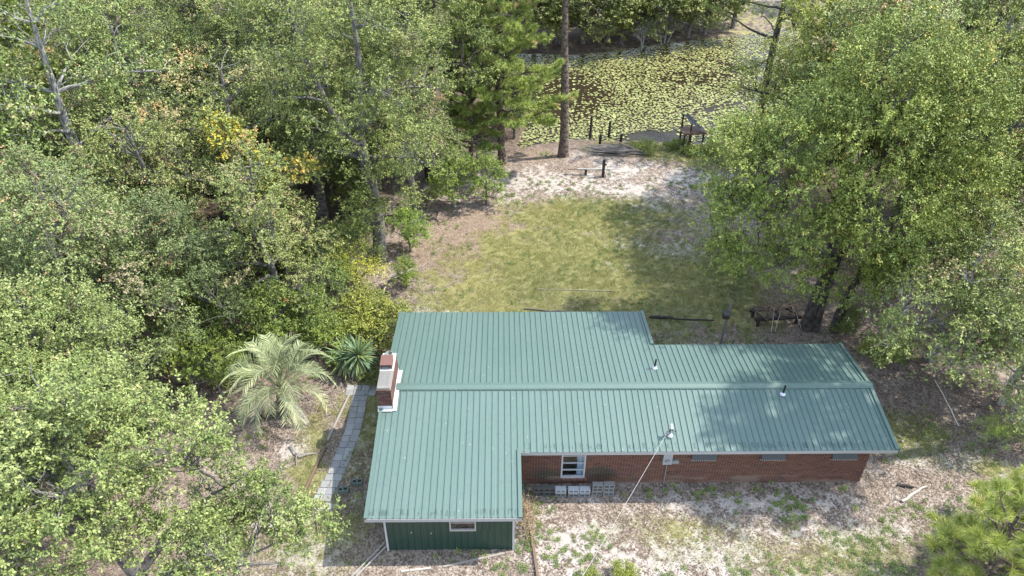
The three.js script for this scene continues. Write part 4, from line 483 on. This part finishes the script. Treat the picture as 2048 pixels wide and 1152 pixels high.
plant(P.roundOak, 'oak_tree', 'dark drooping oak directly left of the orange-tipped oak', 'tree', [-8.7, -4.4], { s: 0.84, tint: TD, turn: 3.7 });
plant(P.looseOak, 'oak_tree', 'bushy olive oak above the dark drooping oak', 'tree', [-10.6, -8.3], { s: 1.02, tint: T1, turn: 0.4 });
plant(P.looseOak, 'oak_tree', 'autumn-tinted oak rising left of the yellow vine', 'tree', [-8.1, -12], { s: 1.12, tint: T1, turn: 4.1 });
plant(P.tallOak, 'oak_tree', 'tall oak with forked grey trunk at the lawn edge', 'tree', [-2, -12.8], { tint: T1, turn: 0.2 });
plant(P.tallOak, 'oak_tree', 'tall oak just left of the fork-trunked oak', 'tree', [-5.6, -16.2], { s: 0.98, tint: TG, turn: 2.2 });
plant(P.tallOak, 'oak_tree', 'dark-trunked tall oak behind the fork-trunked oak by the lawn', 'tree', [0.2, -21.6], { s: 1.05, tint: T1, turn: 4, bark: 'dark' });
plant(P.roundOak, 'oak_tree', 'leafy oak overhanging the brown pine straw patch', 'tree', [-0.6, -17.6], { s: 0.86, tint: T1, turn: 5 });
plant(P.looseOak, 'oak_tree', 'tall pale-trunked oak in the upper left corner', 'tree', [-15, -9.6], { s: 1.5, tint: [0.95, 1.08, 1], turn: 1, bark: 'pale' }).rotation.z = -0.1;
for (const [k, x, z, s, t, tint, l] of [['tallOak', -14.2, -16.5, 0.9, 3, TG, 'tall oak behind the pale-trunked oak of the upper left'], ['tallOak', -10.4, -20.5, 0.96, 5.2, T1, 'tall oak at the top edge behind the autumn-tinted oak'], ['tallOak', -4.8, -26, 1.02, 0.9, T1, 'tall oak at the top edge behind the fork-trunked oak'], ['tallOak', -21, -19, 0.95, 2.6, TG, 'tall oak in the far upper left corner beside the pine'], ['tallOak', -15, -27, 1, 4.4, T1, 'tall oak on the top edge, farthest back above the pale trunk'], ['tallOak', -26, -29, 1, 1.7, TG, 'tall oak cut by the upper left corner, farthest left of all'], ['roundOak', -13.8, -4.8, 1.0, 0.3, TG, 'round oak between the bright left-edge oak and the pale trunk'], ['roundOak', -14.5, -13, 0.95, 2.9, T1, 'round oak at the foot of the pale-trunked oak'], ['roundOak', -9, -15.5, 0.9, 1.1, T1, 'round oak just behind the autumn-tinted oak'], ['roundOak', -18.5, -5.5, 1.1, 4.9, T1, 'round oak cut by the left edge below the corner pine'], ['roundOak', -3.2, -20, 0.95, 2.1, TD, 'dark round oak tucked behind the two tallest lawn-side oaks'], ['roundOak', -12.5, -22.5, 1.05, 0.7, TD, 'dark round oak below the top edge in the deep wood'], ['looseOak', -17.5, -15.5, 1.05, 5.5, TG, 'loose tawny oak between corner pine and pale-trunked oak'], ['roundOak', -20, -24, 1.1, 3.1, T1, 'round oak high in the upper left behind the corner pine'], ['tallOak', -1.5, -29, 0.95, 5.9, TD, 'dark tall oak at the top edge behind the dark-trunked oak'], ['roundOak', -8.5, -29, 1, 1.9, TD, 'dark round oak at the top edge deep in the wood'], ['tallOak', -24, -38, 1.05, 2, TG, 'tall oak far beyond the upper left corner'], ['tallOak', -13, -39, 1.05, 4.7, T1, 'tall oak far beyond the top edge, deepest in the wood'], ['tallOak', -2, -38, 1, 1.4, T1, 'tall oak beyond the pond corner at the top edge']]) plant(P[k], 'oak_tree', l, 'tree', [x, z], { s, turn: t, tint, group: WOOD });
plant(P.fullPine, 'pine_tree', 'bushy long-needled pine left of the tall pond pine', 'tree', [4.4, -24], { s: 1, turn: 0.6, tint: [1.6, 1.5, 1.8, 0.2] });
plant(P.fullPine, 'pine_tree', 'pine with low drooping boughs beside the white sand', 'tree', [2.6, -22.8], { s: 0.62, turn: 2.6, tint: [1.4, 1.4, 1.6, 0.2] });
plant(P.tallPine, 'pine_tree', 'tall bare-trunked pine at the near pond shore', 'tree', [8.46, -25], { turn: 1.1, tint: [1, 1, 1, 0.1] });
plant(P.fullPine, 'pine_tree', 'pine among the oaks in the upper left corner', 'tree', [-19, -14], { s: 1, turn: 4, tint: [1, 1, 1, 0.1] });
plant(P.bigOak, 'oak_tree', 'large three-trunked yellow-green oak behind the house', 'tree', [19.45, -6.85], { tint: [0.95, 1.02, 1.1], s: 1.05, sy: 1.13 });
plant(P.roundOak, 'oak_tree', 'dense yellow-green oak directly behind the three-trunked oak', 'tree', [22.6, -13.6], { s: 1.38, tint: [1.15, 1.15, 0.9], turn: 2.2, bark: 'dark' });
plant(P.roundOak, 'oak_tree', 'leafy yellow-green oak above the three-trunked oak at the top edge', 'tree', [28, -17.5], { s: 1.4, tint: [1.15, 1.15, 0.9], turn: 0.6, bark: 'dark' });
plant(P.tallOak, 'oak_tree', 'yellow-green oak at the lawn edge by the pond stand', 'tree', [21, -18], { s: 0.9, tint: [1.45, 1.35, 0.72], turn: 1, bark: 'dark' });
plant(P.tallOak, 'oak_tree', 'tall yellow-green oak rising behind the three-trunked oak', 'tree', [26.2, -11.5], { s: 0.92, tint: [1.35, 1.28, 0.85], turn: 2 });
plant(P.roundOak, 'oak_tree', 'yellow-green oak between lawn oak and pond pines', 'tree', [24.5, -22.5], { s: 1.15, tint: [1.35, 1.25, 0.75], turn: 4.4 });
plant(P.tallOak, 'oak_tree', 'tall oak in the upper right corner', 'tree', [31.5, -16.5], { s: 1, tint: [1.3, 1.24, 0.85], turn: 5 });
plant(P.lowOak, 'oak_tree', 'grey-green oak with bare grey twigs right of the roof', 'tree', [23.8, -4.6], { s: 1.12, tint: [1.35, 1.32, 1.12], turn: 0.2 });
plant(P.roundOak, 'oak_tree', 'oak at the right edge behind the grey-twigged oak', 'tree', [29.5, -9.5], { s: 0.98, tint: [1.2, 1.18, 0.85], turn: 0.9 });
plant(P.lowOak, 'oak_tree', 'low leafy oak at the right edge above the young cedars', 'tree', [25.6, -1.8], { s: 0.82, tint: [1.35, 1.32, 1.12], turn: 0.7 });
plant(P.shadeOak, 'oak_tree', 'very tall oak just outside the view shading the roof end', 'tree', [27.5, -0.4], { tint: T1 });
plant(P.tallOak, 'oak_tree', 'tall oak beyond the right edge behind the others', 'tree', [36, -8], { s: 1, tint: T1, turn: 2.8 });
plant(P.farPine, 'pine_tree', 'slender dark pine with drooping branch before the pond', 'tree', [22, -27.2], { turn: 0, tint: [0.85, 0.92, 0.9, 0.1] });
plant(P.farPine, 'pine_tree', 'thick-trunked dark pine right of the slender pine', 'tree', [25.6, -28.4], { s: 1.12, turn: 2.1, tint: [0.95, 1, 0.9, 0.1] });
plant(P.farPine, 'pine_tree', 'pine at the top edge among the right-hand oaks', 'tree', [31, -27], { s: 1.05, turn: 4.1, tint: [1, 1, 0.9, 0.1] });
plant(P.youngPine, 'pine_sapling', 'young long-needled pine in the near right corner', 'tree', [19.9, 7.1], { s: 1.2, tint: [1.75, 1.55, 1.7, 0.25] });
plant(P.youngPine, 'pine_sapling', 'second young pine at the right edge behind the near one', 'tree', [22, 5.3], { s: 1.0, turn: 2, tint: [1.75, 1.55, 1.7, 0.25] });
// --- far bank of the pond
const BANK = 'shrubs on the far pond bank'; { const R = rngOf(31); for (let k = 0; k < 13; k++) { const x = 0.5 + k * 2.1 + R(), z = -46.6 - 0.3 * Math.max(0, x - 12) - R() * 1.6; plant(P.small, 'bank_shrub', 'one of the leafy shrubs lining the far pond bank', 'shrub', [x, z], { s: 1.9 + 0.7 * R(), sy: 0.8, turn: R() * 6, tint: k % 3 ? [0.62, 0.56, 0.85, 0.2] : [0.85, 0.72, 1.15, 0.2], group: BANK }); } for (const [x, z, s, t] of [[3, -51, 0.8, 1], [9, -53, 0.85, 2], [15, -55, 0.8, 4], [21, -58, 0.85, 5], [-3, -46, 0.85, 3], [27, -61, 0.8, 0.4], [36, -58, 0.8, 2.4]]) plant(P.roundOak, 'oak_tree', 'one of the oaks beyond the far pond bank', 'tree', [x, z], { s, turn: t, tint: [0.8, 0.8, 0.8, 0.2], group: 'oaks beyond the pond' }); }
for (const [x, z, l] of [[17.2, -47.2, 'bare grey twiggy bush standing in the far lily pads'], [19.4, -48.6, 'second bare grey bush right of the twiggy one']]) plant(P.bare, 'bare_bush', l, 'shrub', [x, z], { s: 1.3, turn: x, stem: 'stems', leaf: 'foliage' });
// --- understorey
const under = (k, name, label, x, z, o) => plant(P[k], name, label, 'shrub', [x, z], { stem: 'stems', leaf: 'foliage', ...o });
under('feather', 'yellow_shrub', 'airy yellow-green shrub between the wood and the lawn', -2.6, -9.6, { s: 1.35, tint: [1.1, 1.05, 1] });
under('shrub', 'yellow_shrub', 'bushy yellow-green shrub at the rear corner of the house', -1.2, -5.9, { s: 1.35, tint: [0.9, 0.76, 0.8], turn: 1 });
under('shrub', 'yellow_shrub', 'yellow-tinged shrub beside the fallen forked branch', -1.9, -7, { s: 1.2, tint: [0.95, 0.8, 0.8], turn: 2.4 });
under('small', 'green_shrub', 'fresh green shrub behind the palm', -4, -5.6, { s: 0.8, tint: [0.68, 0.7, 0.8] });
under('shrub', 'green_shrub', 'low bright shrub between palm and yucca', -3, -5.3, { s: 1.25, tint: [0.78, 0.76, 0.85], turn: 4 });
under('small', 'green_shrub', 'dark leafy bush in the gap left of the palm', -6.9, -4.4, { s: 1.05, tint: [0.6, 0.62, 0.75], turn: 1 });
under('small', 'green_shrub', 'green bush between the palm and the drooping oak', -7.4, -2.6, { s: 0.75, tint: [0.7, 0.72, 0.8], turn: 4 });
under('small', 'green_shrub', 'leafy bush at the foot of the orange-tipped oak', -5.4, -5.2, { s: 0.95, tint: [0.62, 0.66, 0.75], turn: 2 });
under('feather', 'cedar_shrub', 'dark feathery cedar left of the yellow shrub', -3.9, -8.4, { s: 1.4, tint: [0.38, 0.5, 0.9], turn: 2 });
under('feather', 'cedar_shrub', 'second dark feathery cedar, just behind the first', -3.3, -10.6, { s: 1.35, tint: [0.38, 0.5, 0.9], turn: 4 });
under('shrub', 'green_shrub', 'mossy green mound in front of the yucca', -1.0, -3.6, { s: 0.42, sx: 1.6, tint: [0.55, 0.5, 0.6], turn: 1 });
under('feather', 'cedar_shrub', 'small pale green cedar right of the house', 24.1, 0.4, { s: 0.62, tint: [0.75, 0.9, 1.2] });
under('feather', 'cedar_shrub', 'pale green cedar at the right picture edge', 25.1, 0.9, { s: 0.7, tint: [0.75, 0.9, 1.2], turn: 2 });
under('small', 'green_shrub', 'weedy green shrub beneath the plank behind the house', -0.3, -10.3, { s: 0.45, tint: [0.8, 0.8, 0.8], turn: 2 });
under('small', 'green_shrub', 'leafy shrub at the oak trunk base by the lawn', -0.4, -13.6, { s: 0.7, tint: [0.85, 0.95, 0.9], turn: 3 });
under('small', 'green_shrub', 'thin leafy shrub on the sand edge left of the lawn', 3.6, -18.6, { s: 0.8, tint: [0.8, 0.85, 0.9], turn: 1.3 });
under('small', 'green_shrub', 'thin bush at the straw patch edge by the wood', 1.6, -18.4, { s: 0.9, tint: [0.85, 0.9, 0.9], turn: 5 });
under('small', 'green_shrub', 'dark bush at the pond corner behind the bushy pine', 5.4, -28.5, { s: 1.1, tint: [0.45, 0.5, 0.7], turn: 5 });
under('small', 'green_shrub', 'small bush at the foot of the three-trunked oak', 20.6, -6.3, { s: 0.42, tint: [0.6, 0.6, 0.7], turn: 5 });
under('shrub', 'green_shrub', 'thin green shrub behind the right roof end', 21.7, -4.6, { s: 0.9, tint: [0.9, 0.9, 0.9], turn: 5 });
under('shrub', 'green_shrub', 'yellowish bush at the bottom edge before the brick wall', 8.6, 6.4, { s: 0.45, tint: [0.85, 0.75, 0.6], turn: 3 });
under('shrub', 'green_shrub', 'small bush at the bottom edge right of the garage', 7.4, 6.4, { s: 0.3, tint: [0.85, 0.78, 0.6], turn: 1 });
under('vine', 'gold_vine', 'golden autumn vine draped over the oaks of the left wood', -6.1, -9.4, { tint: [1, 1, 1], gloss: 0.2 });
{ const R = rngOf(41); for (let k = 0; k < 34; k++) { const x = -20 + R() * 19, z = -26 + R() * 23; if (x > -3.4 - Math.max(0, z + 12) * 0.12 || (x > -6.5 && z > -6)) continue; under(R() < 0.6 ? 'small' : 'shrub', 'undergrowth_bush', 'one of the bushes under the oaks of the left wood', x, z, { s: 0.8 + R() * 0.7, turn: R() * 6, tint: R() < 0.5 ? [0.5, 0.55, 0.6] : [0.75, 0.75, 0.75], group: 'undergrowth of the left wood' }); } 
  for (let k = 0; k < 10; k++) { const x = 12.6 + R() * 9, z = -27.2 + R() * 2.6; under('shrub', 'shore_weed', 'one of the leafy weed clumps along the near pond shore', x, z, { s: 0.3 + R() * 0.32, turn: R() * 6, tint: [0.85, 0.78, 0.85], group: 'weeds on the near shore' }); } }
// --- palm
{
  const R = rngOf(51), t = thing('pindo_palm', 'grey-green feather palm with arching fronds left of the house', 'palm', [-4.4, 0, -1.4]);
  part('trunk', tube([V(0, -0.2, 0), V(0.02, 0.5, 0), V(0, 1.1, 0.02), V(0, 1.5, 0)], [0.3, 0.26, 0.24, 0.16], 14), std([0.2, 0.16, 0.12], 0.95, { map: barkT }), t);
  const rach = std([0.34, 0.36, 0.2], 0.7), rachD = std([0.42, 0.36, 0.29], 0.9), frond = (dead) => {
    const F = new Faces(), az = 0, out = dead ? 1.9 : 2.45, top = dead ? 0.15 : 0.55 + R() * 0.9, drop = dead ? 1.5 : 1.0 + 0.5 * R(), pts = []; for (let i = 0; i <= 14; i++) { const s = i / 14; pts.push(V(out * Math.pow(s, 0.92) * (1 - 0.1 * s * s), top * 1.9 * s - (top * 0.9 + drop) * s * s * s, 0.06 * Math.sin(s * 5 + az))); }
    const cv = new THREE.CatmullRomCurve3(pts), n = 34; for (let i = 2; i < n; i++) { const s = 0.12 + (0.88 * i) / n, p = cv.getPoint(s), tg = cv.getTangent(s); for (const sd of [-1, 1]) { const L = (0.62 - 0.42 * Math.abs(s - 0.45)) * (dead ? 0.7 : 1) * (0.85 + 0.3 * R()); _d.copy(tg).multiplyScalar(0.75).add(V(0, dead ? -0.5 : 0.36 - 0.2 * s, sd * (0.8 - 0.3 * s))).addScaledVector(ball(R, _j), 0.1).normalize(); _n.set(0, 1, 0).addScaledVector(V(0, 0, sd), -0.4).addScaledVector(_d, -_d.y).normalize(); _s.crossVectors(_d, _n).normalize(); const c = dead ? mix3([0.34, 0.29, 0.25], [0.44, 0.4, 0.36], R()) : mix3([0.12, 0.145, 0.07], [0.29, 0.315, 0.155], Math.pow(R(), 1.3)), m = p.clone().addScaledVector(_d, L * 0.55), w = V(_s.x * 0.0115, _s.y * 0.0115, _s.z * 0.0115), e = p.clone().addScaledVector(_d, L).add(V(0, -0.16 * L, 0));
      const a = F.v(p.x - w.x * 0.6, p.y - w.y * 0.6, p.z - w.z * 0.6, _n, c), b = F.v(p.x + w.x * 0.6, p.y + w.y * 0.6, p.z + w.z * 0.6, _n, c), f = F.v(m.x - w.x, m.y - w.y, m.z - w.z, _n, c), g = F.v(m.x + w.x, m.y + w.y, m.z + w.z, _n, c), h = F.v(e.x, e.y, e.z, _n, c); F.i.push(a, b, g, a, g, f, f, g, h); } }
    return { leaf: F.geo(), stem: tube(pts, pts.map((_, i) => lerp(0.026, 0.006, i / 14)), 5) };
  };
  const kinds = [0, 1, 2, 3, 4].map(() => frond(false)), dead = frond(true), pm = leafMat(1, 1, 1, 0.15);
  for (let k = 0; k < 34; k++) { const isD = k % 7 === 4, f = isD ? dead : kinds[k % 5], g = new THREE.Group(); g.name = 'frond'; t.add(g); g.position.set(0, 1.45 + (isD ? -0.15 : 0.1 * R()), 0); const ring = k / 34; g.rotation.order = 'YZX'; g.rotation.set((R() - 0.5) * 0.5, k * 2.39996 + R() * 0.2, isD ? -0.25 : lerp(1.2, -0.45, Math.pow(ring, 0.85))); g.scale.setScalar(0.86 + 0.24 * R()); part('leaflets', f.leaf, pm, g); part('rib', f.stem, isD ? rachD : rach, g); }
}
// --- yuccas
function yucca(x, z, heads, label, s = 1, cols) {
  const R = rngOf(Math.round(x * 100) + 900), t = thing('yucca', label, 'yucca', [x, 0, z]); t.scale.setScalar(s);
  const mk = (c) => { const F = new Faces(), n = 5, L = 0.72; for (let i = 0; i < n; i++) { const a = i / n, b = (i + 1) / n, w = (q) => 0.032 * Math.sin(Math.PI * (0.12 + 0.88 * q)) + 0.002, y = (q) => -0.16 * q * q; const nn = V(0, 1, 0), v = [F.v(a * L, y(a), -w(a), nn, c), F.v(a * L, y(a), w(a), nn, c), F.v(b * L, y(b), -w(b), nn, c), F.v(b * L, y(b), w(b), nn, c)]; F.i.push(v[0], v[1], v[2], v[2], v[1], v[3]); } return F.geo(); };
  const geos = (cols || [[0.07, 0.115, 0.055], [0.1, 0.15, 0.06], [0.16, 0.19, 0.06], [0.09, 0.13, 0.085], [0.3, 0.24, 0.12]]).map(mk), lm = leafMat(1, 1, 1, 0.4);
  for (const [hx, hy, hz, n] of heads) { part('trunk', tube([V(hx * 0.4, -0.1, hz * 0.4), V(hx * 0.8, hy * 0.6, hz * 0.8), V(hx, hy + 0.05, hz)], [0.11, 0.1, 0.08], 9), bark.dark, t); for (let k = 0; k < n; k++) { const a = k / n, old = a > 0.85; const m = part('leaf', geos[old && R() < 0.6 ? 4 : Math.floor(R() * 4)], lm, t); m.position.set(hx, hy + 0.12 - 0.2 * a, hz); m.rotation.order = 'YZX'; m.rotation.set((R() - 0.5) * 0.4, k * 2.39996, lerp(1.45, -0.95, Math.pow(a, 0.8)) + (R() - 0.5) * 0.2); m.scale.setScalar(0.85 + 0.3 * R()); } }
}
yucca(-1.8, -3.85, [[0.1, 0.8, 0, 115], [-0.4, 0.6, -0.15, 85]], 'two-headed spiky yucca beside the chimney path', 1.25);
const RED = [[0.13, 0.1, 0.07], [0.17, 0.13, 0.09], [0.1, 0.1, 0.06], [0.2, 0.15, 0.11], [0.25, 0.18, 0.12]];
yucca(-9.2, -5.1, [[0, 0.2, 0, 46]], 'dull spiky yucca on dark mould under the oaks', 1, RED); yucca(-9.6, -3.0, [[0, 0.2, 0, 46]], 'reddish spiky yucca nearer the palm under the oaks', 1.1, RED);
// --- tall dry weeds at the garage corner
{ const R = rngOf(61), F = new Faces(); for (let k = 0; k < 260; k++) { const x = gauss(R) * 0.22, z = gauss(R) * 0.75, L = 0.4 + R() * 0.75; _d.set((R() - 0.5) * 0.7, 1, (R() - 0.5) * 0.7).normalize(); ball(R, _j); _s.crossVectors(_d, _j).normalize(); _n.crossVectors(_s, _d); F.blade(V(x, 0, z), _d, _s, _n, L, 0.018, mix3([0.22, 0.16, 0.1], [0.36, 0.28, 0.18], R())); if (R() < 0.6) spray(F, V(x + _d.x * L * 0.5, _d.y * L * 0.5, z + _d.z * L * 0.5), V(_d.x, _d.y, _d.z), 0.3, 4, 0.06, 0.02, [[0.26, 0.19, 0.12, 1]], R, [0.27, 0.2, 0.12]); } const m = solo('dry_weeds', F.geo(), leafMat(1, 1, 1, 0), 'tall dry tan weeds at the right garage corner', 'weeds', undefined, 'stuff'); m.position.set(5.4, 0, 4.0); }
// --- litter, grass, weeds on the ground
{
  const R = rngOf(71), m = new THREE.Matrix4(), q = new THREE.Quaternion(), e = new THREE.Euler();
  const cluster = (n, rad, f) => { const F = new Faces(); for (let k = 0; k < n; k++) { const a = R() * 6.283, r = rad * Math.sqrt(R()); f(F, V(r * Math.cos(a), 0, r * Math.sin(a))); } return F.geo(); };
  const littG = cluster(16, 0.3, (F, p) => { p.y = 0.006 + R() * 0.02; _d.set(R() - 0.5, (R() - 0.5) * 0.35, R() - 0.5).normalize(); _n.set((R() - 0.5) * 0.6, 1, (R() - 0.5) * 0.6).addScaledVector(_d, -_d.y).normalize(); _s.crossVectors(_d, _n).normalize(); const g = 0.6 + 0.8 * R(); F.leaf(p, _d, _s, _n, 0.045 + 0.04 * R(), 0.026 + 0.016 * R(), [g, g * (0.9 + 0.15 * R()), g]); });
  const grassG = cluster(26, 0.16, (F, p) => { _d.set((R() - 0.5) * 1.5, 0.8, (R() - 0.5) * 1.5).normalize(); ball(R, _j); _s.crossVectors(_d, _j).normalize(); const g = 0.75 + 0.5 * R(); F.blade(p, _d, _s, _n, 0.035 + 0.05 * R(), 0.01, [g, g, g], 1); });
  const weedG = cluster(16, 0.07, (F, p) => { _d.set((R() - 0.5) * 1.6, 0.75, (R() - 0.5) * 1.6).normalize(); spray(F, p, V(_d.x, _d.y, _d.z), 0.16, 6, 0.07, 0.032, [[1, 1, 1, 1]], R, [1, 1, 1]); });
  const inHouse = (x, z) => (x > -0.1 && x < 18.2 && z > -5.2 && z < 2.3) || (x > 0.5 && x < 5 && z < 5.15 && z > 2);
  function scatter(name, label, geo, n, area, accept, color, size, mat) { const im = new THREE.InstancedMesh(geo, mat, n); let k = 0, tries = 0; while (k < n && tries++ < n * 30) { const x = lerp(area[0], area[1], R()), z = lerp(area[2], area[3], R()); if (inHouse(x, z) || pondEdge(x, z) < 0.1 || R() > accept(x, z)) continue; e.set(0, R() * 6.283, 0); q.setFromEuler(e); const s = size * (0.6 + 0.8 * R()); m.compose(V(x, height(x, z) + 0.002, z), q, V(s, s, s)); im.setMatrixAt(k, m); im.setColorAt(k, rgb(...color(x, z))); k++; } im.count = k; im.name = name; scene.add(shine(im)); tag(im, label, name.replace('_', ' '), undefined, 'stuff'); }
  const flat = std([1, 1, 1], 0.9, { vertexColors: true, side: THREE.DoubleSide });
  const patch = (list, x, z) => { let v = -1; for (const a of list) v = Math.max(v, (inE(x, z, a) + 0.1) * a[4]); return v; };
  scatter('leaf_litter', 'dry brown leaves scattered over the yard', littG, 9500, [-13, 26, -10, 9], (x, z) => clamp(0.95 * fbm(x * 0.9, z * 0.9, 3) + 0.3 - 0.7 * Math.max(0, patch(SAND, x, z)) - 0.5 * smooth(0, 0.6, patch(LAWN, x, z))) * (x > 18.5 ? 1 : 0.75), () => mix3([0.13, 0.09, 0.064], [0.4, 0.32, 0.255], R()), 1, flat);
  scatter('lawn_grass', 'short yellowing grass of the lawn', grassG, 24000, [-4, 24, -28, 8], (x, z) => clamp(1.6 * patch(LAWN, x, z) + 0.9 * (fbm(x * 1.3 + 40, z * 1.3, 3) - 0.42)), (x, z) => mix3([0.17, 0.19, 0.05], [0.31, 0.29, 0.095], clamp(fbm(x * 0.3, z * 0.3, 3) * 1.7 - 0.4 + (R() - 0.5) * 0.4)), 1, flat);
  scatter('low_weeds', 'small green weeds sprouting in the sandy yard', weedG, 1900, [-6, 24, -26, 8], (x, z) => (z > 2.6 && x > 4 ? 0.8 : 0.2) * smooth(0.45, 0.7, fbm(x * 0.8 + 7, z * 0.8, 3)), () => mix3([0.09, 0.13, 0.035], [0.19, 0.22, 0.075], R()), 0.62, leafMat(1, 1, 1, 0.1));
}
renderer.render(scene, camera);
